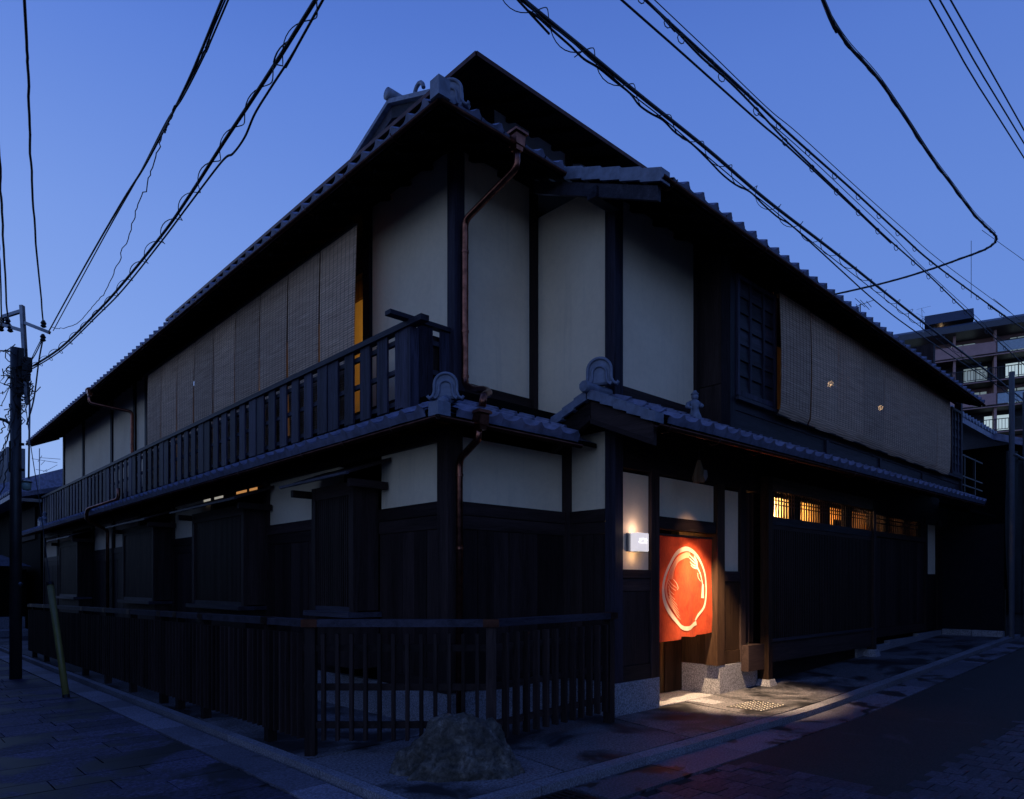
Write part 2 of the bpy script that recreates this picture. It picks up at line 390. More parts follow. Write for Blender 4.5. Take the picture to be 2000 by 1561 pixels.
# paving slabs: one stone each
def slab(name, poly, z0, z1, m, parent, inset=.006):
    cx = sum(p[0] for p in poly) / len(poly); cy = sum(p[1] for p in poly) / len(poly)
    q = []
    for x, y in poly:
        d = Vector((x - cx, y - cy)); L = d.length; k = max(0, 1 - inset * 1.5 / L); q.append((cx + d.x * k, cy + d.y * k))
    mb = MB(); n = len(q); tilt = (random.uniform(-.0015, .0015), random.uniform(-.0015, .0015))
    mb.v = [(x, y, gz(x, y) + z0) for x, y in q] + [(x, y, gz(x, y) + z1 + tilt[0] * (x - cx) + tilt[1] * (y - cy)) for x, y in q]
    mb.f = [tuple(range(n - 1, -1, -1)), tuple(range(n, 2 * n))] + [(i, (i + 1) % n, n + (i + 1) % n, n + i) for i in range(n)]
    return mb.build(name, m, parent)
ys = [-1.80, 2.1, 2.1, 4.2, 6.3, 8.4, 10.6, 12.8, 15, 17.4, 20, 21.9]
slab('paving_slab', [(-1.522, -.12), (-.02, .0), (-.02, 2.1), (-1.522, 2.1)], -.05, 0, M['slab'], pave)
for a, b in zip(ys[2:-1], ys[3:]):
    slab('paving_slab', [(-1.50, a), (-.02, a), (-.02, b), (-1.50, b)], -.05, 0, M['slab'], pave)
slab('paving_slab', [(-1.522, -.135), (-1.522, -1.68), (-1.30, -1.813), (-.30, -1.80), (-.10, -.52), (-.02, -.50), (-.02, -.012)], -.05, 0, M['slab'], pave)
xs = [-.28, 1.62, 3.02, 4.40, 6.2, 8.1, 10.0, 11.8, 13.5]
for a, b in zip(xs[:-1], xs[1:]):
    sk = .25 if a > 0 else 0
    slab('paving_slab', [(a + (.0 if a < 0 else -.22), -1.80), (b - .22, -1.80), (b + .03, -.66 if a > 1 else -.50), (a + (.18 if a < 0 else .03), -.66 if a > 1 else -.50)], -.05, 0, M['slab'], pave)
slab('paving_slab', [(-.02, -.50), (1.72, -.50), (1.72, 0), (-.02, 0)], -.05, -.001, M['slab'], pave)
slab('doorstep_slab', [(2.52, -.655), (3.76, -.655), (3.78, -.10), (2.52, -.10)], -.05, .004, M['granite'], pave)
slab('doorstep_slab', [(3.10, -1.02), (3.85, -1.02), (3.85, -.67), (3.10, -.67)], -.05, .006, M['granite'], pave)

# kerb stones
kerb = empty('kerb'); kerb['kind'] = 'structure'
y = -1.72
while y < 21.5:
    L = .6; slab('kerb_stone', [(-1.62, y), (-1.53, y), (-1.53, y + L), (-1.62, y + L)], -.12, .003, M['kerb'], kerb, .003); y += L
x = -1.30
while x < 13.4:
    L = .6; slab('kerb_stone', [(x, -1.955), (x + L, -1.955), (x + L, -1.815), (x, -1.815)], -.12, .003, M['kerb'], kerb, .003); x += L
slab('kerb_stone', [(-1.62, -1.72), (-1.30, -1.955), (-1.30, -1.815), (-1.53, -1.69)], -.12, .003, M['kerb'], kerb)
gut = empty('roadside_gutter'); gut['kind'] = 'structure'
y = -1.9
while y < 21.5:
    L = .6; slab('gutter_stone', [(-1.955, y), (-1.655, y), (-1.655, y + L), (-1.955, y + L)], -.10, -.048, M['gutter_l'], gut, .003); y += L
x = -.42
while x < 16:
    L = .95; slab('gutter_stone', [(x, -2.36), (x + L, -2.36), (x + L, -1.975), (x, -1.975)], -.10, -.056, M['gutter'], gut, .003); x += L
# storm grate at the very corner
gr = empty('storm_drain_grate', (-.86, -2.17, -.055), 'black cast iron slotted storm grate at the foot of the frame beside the rock', 'drain grate')
mb = MB().box(-.38, .38, -.19, -.165, -.04, .004).box(-.38, .38, .165, .19, -.04, .004).box(-.38, -.355, -.165, .165, -.04, .004).box(.355, .38, -.165, .165, -.04, .004)
mb.build('frame', M['iron'], gr)
mb = MB().box(-.355, .355, -.165, .165, -.05, -.045); mb.build('pit', M['black'], gr)
for i in range(13):
    MB().box(-.33 + i * .0545, -.31 + i * .0545, -.165, .165, -.03, .003).build('grate_bar', M['iron'], gr)
for j in (-.055, .055): MB().box(-.355, .355, j - .01, j + .01, -.03, .001).build('cross_bar', M['iron'], gr)
# left street pavers
cnt = 0; stuffmb = MB(); y = -3.2; r = 0
while y < 30:
    x = -1.965; x -= random.uniform(.15, .7)
    edge = -1.965
    while edge > -5.5:
        L = random.uniform(.5, .92); a, b = max(edge - L, -5.55), edge
        z = -.056 + random.uniform(-.003, .003)
        near = at_y  # distance test
        d = (a + b) / 2 * FX + y * FY - CAMX * FX - CAMY * FY; rr = ((a + b) / 2 - CAMX) * RX + (y - CAMY) * RY
        vis = d > .5 and abs(rr / d) < .80
        if vis and cnt < 295:
            slab('street_paver', [(a, y), (b, y), (b, y + .31), (a, y + .31)], -.077, z, M['paver'], road_l, .004); cnt += 1
        elif y > 0:
            stuffmb.box(a + .004, b - .004, y + .004, y + .306, gz(a, y) - .077, gz(a, y) + z)
        edge = a
    y += .31; r += 1
stuffmb.build('distant_pavers', M['paver'], road_l, kind='stuff')
# right street: small pavers round an asphalt patch
sheet('asphalt_patch', .95, 40, -3.66, -2.37, 80, 3, -.060, M['asphalt'])
cnt = 0; stuffmb = MB(); bm = {}
pw, pl = .20, .14
cells = []
for i in range(-8, 120):
    x = i * pw
    for j in range(60):
        y = -6.6 + j * pl + (pl / 2 if i % 2 else 0)
        if y + pl > -2.37: continue
        if x > 1.0 and y > -3.72: continue
        d = (x - CAMX) * FX + (y - CAMY) * FY; rr = (x - CAMX) * RX + (y - CAMY) * RY
        if d < .8 or abs(rr / d) > .9: continue
        cells.append((d, rr / d, x, y))
me = MB().box(.003, pw - .003, .003, pl - .003, -.02, 0).mesh('paver', M['brick'])
infr = sorted([c for c in cells if c[1] < .74 and c[0] > 4.3], key=lambda c: c[0])
near = set((c[2], c[3]) for c in infr[:295])
for d, k, x, y in cells:
    z = gz(x, y) - .058 + random.uniform(-.003, .003)
    if (x, y) in near: inst('small_paver', me, road_r, loc=(x, y, z))
    else: stuffmb.box(x + .003, x + pw - .003, y + .003, y + pl - .003, z - .02, z)
stuffmb.build('further_pavers', M['brick'], road_r, kind='stuff')

# studded drain cover in front of the door
dc = empty('studded_drain_cover', (3.38, -1.42, .004), 'dark square drain cover with pale studs lit by the entrance light', 'drain cover')
MB().box(-.30, .30, -.22, .22, -.02, .004).build('plate', M['plate'], dc)
st = MB()
for i in range(9):
    for j in range(7):
        st.lathe([(.012, 0), (.011, .005), (.006, .008)], (-.26 + i * .065, -.18 + j * .06, .004), 8)
st.build('stud', M['rope'], dc, kind='stuff')

# ------------------------------------------------------------------ the house
H = empty('machiya_townhouse', (0, 0, 0), 'large dark timber townhouse on the corner with cream plaster, tiled eaves and a long balcony', 'house')
PL = M['plaster']; DV = M['dark_v']; DX = M['dark_x']; DY = M['dark_y']
# --- plinth
for a, b in ((0.0, 3.0), (3.0, 6.2), (6.2, 9.4), (9.4, 12.8), (12.8, 16.2), (16.2, 20.0)):
    B('plinth_stone', M['granite'], H, -.025, .2, a + (0 if a else -.02), b - .004, gz(0, b) - .2, .347)
B('plinth_stone', M['granite'], H, .204, 1.72, -.02, .15, -.1, .347)
B('plinth_stone', M['granite'], H, 1.70, 2.50, -.695, -.12, -.1, .347)
B('plinth_stone', M['granite'], H, 3.80, 4.78, -.695, -.12, -.1, .374)
for a, b in ((8.25, 9.8), (9.8, 11.4), (11.4, 12.92)):
    B('plinth_stone', M['granite'], H, a, b - .004, -.70, -.5, gz(a, 0) - .05, gz(a, 0) + .15)
# --- inner dark masses added against light leaks, then floor, end and back walls
MB().box(5.5, 12.8, 1.6, 20, 0, 3.2).box(.6, 5.5, 3.2, 20, 0, 3.2).build('inner_light_block', M['black'], H)
MB().box(.10, 12.8, .10, 20, 3.2, 3.34).build('upper_floor', M['black'], H)
MB().box(12.72, 12.84, -.60, 20, 0, 6.6).build('end_wall', DV, H)
MB().box(.12, 12.8, 19.9, 19.98, 0, 3.3).box(.60, 12.8, 19.9, 19.98, 3.3, 6).build('back_wall', M['black'], H, kind='stuff')

# --- ground floor, left street side (plane x = 0)
bays = [(1.20, 2.11), (4.08, 6.07), (8.06, 10.03), (13.96, 16.05)]
def inbay(y): return any(a - .01 < y < b + .01 for a, b in bays)
segs = [(.12, 1.20), (2.11, 4.08), (6.07, 8.06), (10.03, 12.02), (12.14, 13.96), (16.05, 17.95), (18.07, 19.92)]
for a, b in segs:
    B('plaster_panel', PL, H, .02, .08, a, b, 2.20, 2.80)
    B('wainscot_rail', DY, H, -.022, .06, a, b, 2.085, 2.215)
    B('wainscot_rail', DY, H, -.014, .06, a, b, 1.95, 2.08)
    n = max(1, round((b - a) / .235)); wd = (b - a) / n
    for i in range(n):
        B('wainscot_board', DV, H, -.002 - .003 * (i % 2), .03, a + i * wd + .003, a + (i + 1) * wd - .003, .355, 1.948)
    B('base_board', DY, H, -.030, .05, a, b, .350, .47)
B('wall_backing', M['black'], H, .05, .075, .06, 19.95, .3, 2.2)
for py in (4.08, 6.07, 8.06, 10.03, 12.08, 13.96, 16.05, 18.01, 19.97):
    B('post', DV, H, -.03, .10, py - .06, py + .06, .348, 2.95)
B('corner_post', M['dark_v'], H, -.035, .16, -.035, .13, .348, 2.92, bevel=.006)
B('wall_beam', DY, H, -.02, .10, .13, 19.95, 2.80, 2.93)
# bay windows
for bi, (a, b) in enumerate(bays):
    bay = empty('bay_window', (0, (a + b) / 2, 0), parent=H); hw = (b - a) / 2
    for y0, y1 in ((-hw, -hw + .05), (hw - .05, hw)): MB().box(-.30, -.02, y0, y1, 1.12, 2.48).build('side_panel', DV, bay)
    for y0, y1 in ((-hw - .01, -hw + .075), (hw - .075, hw + .01)): MB().box(-.335, -.285, y0, y1, 1.10, 2.50).build('corner_stile', DV, bay)
    MB().box(-.33, -.285, -hw + .075, hw - .075, 2.36, 2.50).build('head_rail', DY, bay)
    MB().box(-.42, -.01, -hw - .05, hw + .05, 1.05, 1.105).build('sill', M['rail_y'], bay)
    MB().box(-.33, -.28, -hw + .075, hw - .075, 1.105, 1.16).build('bottom_rail', M['rail_y'], bay)
    s = MB(); yy = -hw + .10
    while yy < hw - .10:
        s.box(-.318, -.292, yy, yy + .022, 1.16, 2.36); yy += .046
    s.build('lattice_slats', M['lattice'], bay, kind='stuff')
    MB().box(-.27, -.25, -hw + .05, hw - .05, 1.12, 2.45).build('back_panel', M['black'], bay)
    MB().box(-.30, .0, -hw + .02, hw - .02, .50, 1.05).build('lower_box', DV, bay)
    rf = MB().prism([(.0, -hw - .22, 2.76), (-.53, -hw - .22, 2.55), (-.53, -hw - .22, 2.53), (.0, -hw - .22, 2.72)], (0, 2 * hw + .62, 0)).build('canopy', DY, bay)
    MB().box(-.545, -.515, -hw - .23, hw + .41, 2.525, 2.553).build('canopy_edge', M['rail_y'], bay)
    for sy in (-hw - .16, hw + .22): MB().box(-.46, 0, sy, sy + .06, 2.42, 2.50).build('canopy_bracket', DX, bay)
tn = empty('transom_window', (0, 0, 0), parent=H)
for y0, y1, mm in ((4.35, 4.62, 'warm'), (4.72, 5.10, 'warm'), (5.62, 5.98, 'pale'), (6.02, 6.45, 'pale')):
    B('pane', M['transom_' + mm], tn, -.026, -.022, y0, y1, 2.705, 2.785)
B('frame', DY, tn, -.034, -.024, 4.3, 6.5, 2.785, 2.80); B('frame', DY, tn, -.034, -.024, 4.3, 6.5, 2.69, 2.705)
# notice plate and small things by the far entrance on the left
B('notice_plate', M['white'], H, -.06, -.035, 16.55, 16.95, 1.50, 1.80)

# --- ground floor, recessed face (y = 0) and return (x = 1.72)
B('plaster_panel', PL, H, .16, 1.64, .02, .08, 2.20, 2.86)
B('wainscot_rail', DX, H, .16, 1.66, -.022, .06, 2.085, 2.215)
B('wainscot_rail', DX, H, .16, 1.66, -.014, .06, 1.95, 2.08)
n = 7; wd = (1.66 - .16) / n
for i in range(n): B('wainscot_board', DV, H, .16 + i * wd + .003, .16 + (i + 1) * wd - .003, -.002 - .003 * (i % 2), .03, .355, 1.948)
B('base_board', DX, H, .16, 1.69, -.03, .05, .348, .47)
B('post', DV, H, 1.645, 1.725, -.045, .10, .348, 3.0)
B('wall_backing', M['black'], H, .1, 1.7, .06, .08, .3, 2.2)
B('plaster_panel', PL, H, 1.735, 1.80, -.548, -.045, 2.22, 3.06)
B('wainscot_rail', DY, H, 1.698, 1.78, -.548, -.045, 2.085, 2.218)
B('wainscot_rail', DY, H, 1.706, 1.78, -.548, -.045, 1.95, 2.08)
for i in range(3): B('wainscot_board', DV, H, 1.714 - .003 * (i % 2), 1.76, -.548 + i * .168, -.548 + (i + 1) * .168 - .005, .352, 1.948)
B('corner_post', M['post'], H, 1.70, 1.84, -.69, -.55, .348, 5.6, bevel=.006)

# --- ground floor, wing front (y = -.67)
B('plaster_panel', PL, H, 1.84, 2.34, -.655, -.60, 1.565, 2.62)
B('wainscot_rail', DX, H, 1.84, 2.34, -.69, -.60, 1.47, 1.56)
B('wainscot_rail', DX, H, 1.84, 2.34, -.68, -.60, 1.33, 1.465)
for i in range(2): B('wainscot_board', DV, H, 1.842 + i * .25, 1.842 + (i + 1) * .25 - .005, -.672, -.60, .52, 1.325)
B('base_board', DX, H, 1.84, 2.345, -.685, -.60, .35, .515)
B('post', DV, H, 2.345, 2.50, -.695, -.57, .35, 2.70)
B('lintel', DX, H, 2.50, 3.72, -.69, -.58, 2.04, 2.18)
B('plaster_panel', PL, H, 2.50, 3.72, -.655, -.60, 2.185, 2.64)
B('post', M['revealwood'], H, 3.74, 3.92, -.70, -.52, .376, 2.68)
B('plaster_panel', PL, H, 3.92, 4.33, -.655, -.60, 1.575, 2.62)
B('wainscot_rail', DX, H, 3.92, 4.33, -.69, -.60, 1.44, 1.57)
B('wainscot_board', M['revealwood'], H, 3.92, 4.33, -.675, -.60, .55, 1.435)
B('base_board', M['revealwood'], H, 3.92, 4.34, -.685, -.60, .38, .545)
B('post', DV, H, 4.33, 4.46, -.70, -.56, .376, 2.70)
B('wall_beam', DX, H, 1.84, 12.9, -.69, -.58, 2.66, 2.80)
B('upper_wall_board', DX, H, 1.84, 12.9, -.66, -.58, 2.80, 3.26)
# entrance recess
B('recess_side', M['revealwood'], H, 3.80, 3.88, -.52, -.10, .376, 2.40)
B('recess_side', M['revealwood'], H, 2.38, 2.46, -.57, -.10, 0, 2.40)
B('recess_ceiling', M['warmwall'], H, 2.46, 3.80, -.57, .9, 2.18, 2.22)
# lattice door, slid half open
door = empty('lattice_door', (2.48, -.10, 0), parent=H)
MB().box(0, .08, -.02, .02, .02, 2.02).build('door_stile', M['door'], door); MB().box(.86, .94, -.02, .02, .02, 2.02).build('door_stile', M['door'], door); MB().box(.08, .86, -.02, .02, .02, .16).box(.08, .86, -.02, .02, 1.92, 2.02).box(.08, .86, -.018, .018, .84, .92).build('door_frame', M['door'], door)
s = MB()
for i in range(13): s.box(.10 + i * .058, .128 + i * .058, -.012, .012, .16, .84)
s.build('door_slats', M['door'], door, kind='stuff')
MB().box(.08, .86, .014, .02, .1, 1.95).build('door_panel', M['door'], door)
B('recess_panel', M['revealwood'], H, 3.42, 3.80, -.14, -.08, .02, 1.98)
# room behind the door and behind the high windows
B('entry_room_wall', M['warmwall'], H, 2.3, 3.9, .9, .95, 0, 2.2)
B('entry_room_side', M['warmwall'], H, 2.28, 2.34, -.08, .95, 0, 2.2)
B('entry_transom', DX, H, 2.46, 3.2, -.13, -.07, 1.97, 2.06)

# lattice slot with warm light behind
for i in range(5):
    B('slot_slat', DV, H, 4.475 + i * .055, 4.50 + i * .055, -.67, -.64, .62, 2.64)
B('slot_light_mask', M['black'], H, 4.46, 4.665, -.61, -.60, .4, 2.68); B('slot_light_mask', M['black'], H, 4.73, 5.6, -.61, -.60, .4, 2.33); B('slot_light_mask', M['black'], H, 4.73, 5.1, -.61, -.60, 2.33, 2.68)  # black panels added to mask the warm light down to a slit
for z in (.95, 1.42, 2.02): B('slot_bar', DX, H, 4.46, 4.76, -.645, -.62, z, z + .03)
B('slot_sill', DX, H, 4.34, 4.775, -.80, -.56, .26, .60)
for xx in (4.77, 8.56):
    g = gz(xx, -.8)
    B('porch_post', M['revealwood'] if xx < 5 else DV, H, xx, xx + .12, -.86, -.74, g + .10 if xx > 5 else .11, 2.86, bevel=.004)
    z0 = g if xx > 5 else .0
    MB().prism([(xx - .055, -.915, z0 - .02), (xx + .175, -.915, z0 - .02), (xx + .175, -.685, z0 - .02), (xx - .055, -.685, z0 - .02)], (0, 0, .02)).build('post_footing_base', M['granite'], H)
    mb = MB(); a = [(-.055, -.055), (.175, -.055), (.175, .175), (-.055, .175)]; c = [(-.02, -.02), (.14, -.02), (.14, .14), (-.02, .14)]
    mb.v = [(xx + p, -.86 + q, z0) for p, q in a] + [(xx + p, -.86 + q, z0 + .12) for p, q in c]
    mb.f = [(3, 2, 1, 0), (4, 5, 6, 7), (0, 1, 5, 4), (1, 2, 6, 5), (2, 3, 7, 6), (3, 0, 4, 7)]
    mb.build('post_footing', M['granite'], H)
# big lattice front
lf = empty('lattice_front', (4.89, -.80, 0), parent=H)
W = 3.67
B('bottom_sill', M['bay_x'], lf, 0, W, -.05, .03, .62, .66)
B('bottom_board', M['dark_x'], lf, 0, W, -.03, .02, .34, .62)
B('top_rail', M['bay_x'], lf, 0, W, -.03, .03, 2.22, 2.33)
B('top_rail', DX, lf, 0, W, -.02, .03, 2.16, 2.215)
s = MB(); xx = .02
while xx < W - .03:
    s.box(xx, xx + .030, -.028, .0, .66, 2.16); xx += .0575
s.build('lattice_slats', M['lattice'], lf, kind='stuff')
B('back_board', M['black'], lf, 0, W, .02, .03, .66, 2.16)
s = MB(); xx = .03; i = 0
while xx < W - .03:
    s.box(xx, xx + .030, -.010, .0, 2.33, 2.68); xx += .080
for z in (2.50, 2.555, 2.61): s.box(.0, W, -.004, .010, z, z + .016)
s.build('window_grille', M['dark_v'], lf, kind='stuff')
B('carved_lintel', M['carved'], lf, 0, W, -.05, .04, 2.68, 2.86)
for xx in (.75, 1.78, 2.62): B('window_mullion', M['black'], lf, xx, xx + .30, .03, .07, 2.33, 2.68)
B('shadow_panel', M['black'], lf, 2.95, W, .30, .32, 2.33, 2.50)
# second bay of the front
for a, b, z0, z1 in ((8.68, 11.90, .36, 2.30),):
    n = 13; wd = (b - a) / n
    for i in range(n): B('wainscot_board', DV, H, a + i * wd + .003, a + (i + 1) * wd - .003, -.675 - .003 * (i % 2), -.62, .62, 2.26)
    B('wall_rail', DX, H, a, b, -.70, -.62, .45, .615)
    B('wall_rail', DX, H, a, b, -.70, -.62, 2.265, 2.36)
s = MB(); xx = 8.75
while xx < 11.5: s.box(xx, xx + .03, -.675, -.66, 2.36, 2.66); xx += .10
for z in (2.50, 2.58): s.box(8.7, 11.6, -.68, -.66, z, z + .02)
s.build('window_grille', M['dark_v'], H, kind='stuff')
for xx in (9.6, 10.55, 11.3): B('window_mullion', DV, H, xx, xx + .30, -.64, -.60, 2.36, 2.66)
B('wall_board', DV, H, 11.6, 11.9, -.69, -.62, 2.36, 2.66)
B('post', DV, H, 11.84, 11.96, -.71, -.58, .45, 2.75)
B('plaster_panel', PL, H, 11.96, 12.64, -.655, -.60, 1.62, 2.66)
B('post', DV, H, 12.64, 12.90, -.71, -.58, .45, 2.75)
B('wainscot_board', DV, H, 11.96, 12.64, -.675, -.60, .46, 1.62)
B('low_wall_board', DX, H, 4.9, 8.5, -.66, -.60, .02, .40)
B('wall_backing', M['black'], H, 4.9, 12.7, -.60, -.57, .3, 2.3)
# room behind the high windows
B('front_room_wall', M['warmwall'], H, 4.4, 12.0, .35, .40, 2.0, 2.9)
B('front_room_wall', M['warmwall'], H, 4.4, 4.8, .10, .14, .5, 2.9)
B('front_room_ceiling', M['warmwall'], H, 4.4, 12.0, -.58, .4, 2.9, 2.95)
B('front_room_end', M['black'], H, 4.36, 4.40, -.58, .4, 0, 2.95)

# --- first floor walls: left (x = .5)
openA, openB = 2.37, 11.40
def up_panel_x(y0, y1, z0=3.45, z1=6.10): B('plaster_panel', PL, H, .52, .58, y0, y1, z0, z1)
for a, b in ((.63, 2.19), (11.52, 12.30), (12.42, 14.30), (14.42, 17.35), (17.47, 19.9)): up_panel_x(a, b)
for py in (2.28, 11.46, 12.36, 14.36, 17.41, 19.98): B('post', M['bay_v'], H, .48, .62, py - .075, py + .075, 3.40, 6.15)
B('corner_post', M['post'], H, .48, .62, .50, .63, 3.40, 6.15, bevel=.005)
B('wall_sill', DY, H, .49, .60, .63, 19.9, 3.34, 3.60)
# room behind the blinds, open to the balcony
B('upper_room_wall', M['warmwall'], H, 1.6, 1.66, 2.2, 11.5, 3.34, 5.86)
B('upper_room_beam', M['door'], H, 1.55, 1.70, 2.2, 11.5, 5.86, 6.4)
B('upper_room_side', M['warmwall'], H, .62, 1.6, 11.45, 11.5, 3.34, 6.0)
B('upper_room_side', M['warmwall'], H, .60, 1.6, 2.12, 2.18, 3.34, 6.0)
B('window_head', DY, H, .50, .60, 2.36, 11.40, 5.35, 5.80)
# --- first floor: recessed face y=.53, return x=1.72
B('plaster_panel', PL, H, .63, 1.645, .55, .60, 3.58, 6.15)
B('wall_sill', DX, H, .63, 1.66, .515, .60, 3.36, 3.59)
B('post', DV, H, 1.65, 1.725, .48, .60, 3.30, 6.2)
B('plaster_panel', PL, H, 1.735, 1.80, -.548, .49, 3.32, 5.75)
# --- wing front y = -.67
B('plaster_panel', PL, H, 1.84, 3.26, -.655, -.60, 3.53, 5.65)
B('wall_sill', DX, H, 1.84, 3.30, -.69, -.60, 3.28, 3.535)
B('post', DV, H, 3.26, 3.36, -.70, -.60, 3.28, 5.6)
# projecting bay
pb = empty('projecting_bay', (0, 0, 0), parent=H)
B('side_board', DV, pb, 3.34, 3.40, -1.02, -.70, 3.80, 5.45)
B('side_board', DV, pb, 3.335, 3.40, -1.02, -.70, 3.30, 3.79)
B('corner_post', M['bay_v'], pb, 3.33, 3.45, -1.11, -.99, 3.20, 5.35)
B('corner_post', M['bay_v'], pb, 12.74, 12.86, -1.11, -.99, 3.20, 5.25)
B('skirt_board', M['bay_x'], pb, 3.45, 12.74, -1.085, -1.02, 3.49, 3.60)
B('bay_sill', M['bay_x'], pb, 3.45, 12.74, -1.15, -1.02, 3.60, 3.645)
for a, b in ((3.45, 6.05), (6.13, 8.15), (8.23, 10.3), (10.38, 12.74)):
    B('skirt_panel', M['bay_x'], pb, a, b, -1.075, -1.02, 3.24, 3.485)
for a in (6.05, 8.15, 10.3): B('skirt_stile', M['bay_v'], pb, a, a + .08, -1.10, -1.02, 3.22, 3.488)
def shutter(x0, x1, z0, z1):
    sh = empty('storm_shutter', (x0, -1.08, z0), parent=pb); w_ = x1 - x0; h_ = z1 - z0
    MB().box(0, .05, -.05, -.01, 0, h_).box(w_ - .05, w_, -.05, -.01, 0, h_).box(.05, w_ - .05, -.05, -.01, 0, .06).box(.05, w_ - .05, -.05, -.01, h_ - .05, h_).build('frame', M['rail_v'], sh)
    for k in (1, 2): MB().box(w_ * k / 3 - .02, w_ * k / 3 + .02, -.042, -.012, .06, h_ - .05).build('mullion', M['rail_v'], sh)
    n = 7; dz = (h_ - .11) / n
    for k in range(n):
        z = .06 + k * dz
        MB().prism([(.05, -.030, z), (.05, -.008, z + dz + .01), (.05, .0, z + dz + .01), (.05, -.006, z)], (w_ - .10, 0, 0)).build('lap_board', M['bay_x'], sh)
    return sh
shutter(3.47, 4.46, 3.66, 5.10); shutter(12.05, 12.74, 3.66, 5.02)
B('bay_head', DX, pb, 3.45, 12.74, -1.06, -1.0, 5.20, 5.36)
B('bay_back', DX, pb, 3.45, 4.40, -1.04, -1.0, 3.6, 5.2)
B('bay_jamb', DV, pb, 4.40, 4.50, -1.05, -.95, 3.6, 5.25)
B('bay_room_wall', M['warmwall'], pb, 4.0, 12.7, 1.6, 1.65, 3.4, 6.8)
B('bay_room_side', M['black'], pb, 12.0, 12.05, -.98, 1.6, 3.4, 5.22)
B('bay_room_partition', M['black'], pb, 3.9, 4.0, -.9, 1.6, 3.34, 5.36)

# --- third storey
X3, Y3 = 1.95, 1.70
B('third_wall', PL, H, X3, X3 + .1, Y3, 11.5, 6.4, 8.2)
B('third_wall', PL, H, X3, 10, Y3, Y3 + .1, 6.4, 8.2)
for yy in (Y3 + .06, 4.0, 6.3, 8.6, 11.0): B('post', DV, H, X3 - .03, X3 + .1, yy - .07, yy + .07, 6.4, 8.1)
for xx in (2.02, 3.6, 5.2, 6.8): B('post', DV, H, xx - .07, xx + .07, Y3 - .03, Y3 + .1, 6.4, 8.1)

# --- roofs
PITCH = .45
def deck(name, poly, zf, th, mt, mbm, parent):
    """roof deck with tiled top and boarded underside"""
    top = [(x, y, zf(x, y)) for x, y in poly]; bot = [(x, y, zf(x, y) - th) for x, y in poly]
    n = len(poly); mb = MB(); mb.v = top + bot
    mb.f = [tuple(range(n)), tuple(range(2 * n - 1, n - 1, -1))] + [((i + 1) % n, i, n + i, n + (i + 1) % n) for i in range(n)]
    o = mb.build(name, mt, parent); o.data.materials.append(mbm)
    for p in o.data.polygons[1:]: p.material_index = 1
    return o
EL, ER, ZE = -.30, -.28, 5.81       # eave lines of the main upper roof
def wz(x): return 5.82 - .45 * 1.22 - .0135 * (x - 1.36)   # wing eave height at y=-1.5
uroof = empty('upper_roof', (0, 0, 0), parent=H)
zl = lambda x, y: ZE + PITCH * (x - EL)
zr = lambda x, y: ZE + PITCH * (y - ER) - .0135 * max(0, x - 1.36)
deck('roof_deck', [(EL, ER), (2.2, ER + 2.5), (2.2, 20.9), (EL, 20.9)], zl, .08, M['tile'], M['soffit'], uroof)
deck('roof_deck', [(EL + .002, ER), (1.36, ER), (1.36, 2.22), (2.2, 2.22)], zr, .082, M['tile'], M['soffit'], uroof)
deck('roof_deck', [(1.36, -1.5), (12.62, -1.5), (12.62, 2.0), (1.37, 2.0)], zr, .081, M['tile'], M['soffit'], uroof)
lroof = empty('lower_roof', (0, 0, 0), parent=H)
LZ = 2.93; LE = -.44
zll = lambda x, y: LZ + PITCH * (x - LE) + .0012 * max(0, y); zlr = lambda x, y: LZ + PITCH * (y - LE)
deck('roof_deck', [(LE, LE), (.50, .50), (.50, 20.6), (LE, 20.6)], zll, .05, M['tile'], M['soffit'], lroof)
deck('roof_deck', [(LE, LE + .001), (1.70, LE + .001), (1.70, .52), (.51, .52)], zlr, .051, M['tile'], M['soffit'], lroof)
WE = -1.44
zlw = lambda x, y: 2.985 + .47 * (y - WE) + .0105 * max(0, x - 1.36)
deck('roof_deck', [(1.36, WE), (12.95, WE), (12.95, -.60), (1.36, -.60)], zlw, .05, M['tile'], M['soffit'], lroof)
deck('roof_deck', [(1.36, -.62), (1.71, -.62), (1.71, -.10), (1.36, -.10)], lambda x, y: 2.985 + .47 * (-.62 - WE) - .42 * (y + .62), .05, M['tile'], M['soffit'], lroof)
troof = empty('third_roof', (0, 0, 0), parent=H)
TX, TY, TZ = 1.017, .779, 7.50
ztl = lambda x, y: TZ + .40 * (x - TX); ztr = lambda x, y: TZ + .40 * (y - TY)
deck('roof_deck', [(TX, TY), (4.2, TY + 3.183), (4.2, 11.81), (TX, 11.81)], ztl, .05, M['tile'], M['soffit'], troof)
deck('roof_deck', [(TX, TY + .001), (10, TY + .001), (10, 4.0), (4.238, 4.0)], ztr, .051, M['tile'], M['soffit'], troof)
for p, q in (((TX, TY, TZ - .01), (TX, 11.83, TZ - .01)), ((TX, TY, TZ - .01), (10, TY, TZ - .01))):
    MB().bar(p, q, .03, .055).build('copper_fascia', M['copper_dark'], troof)
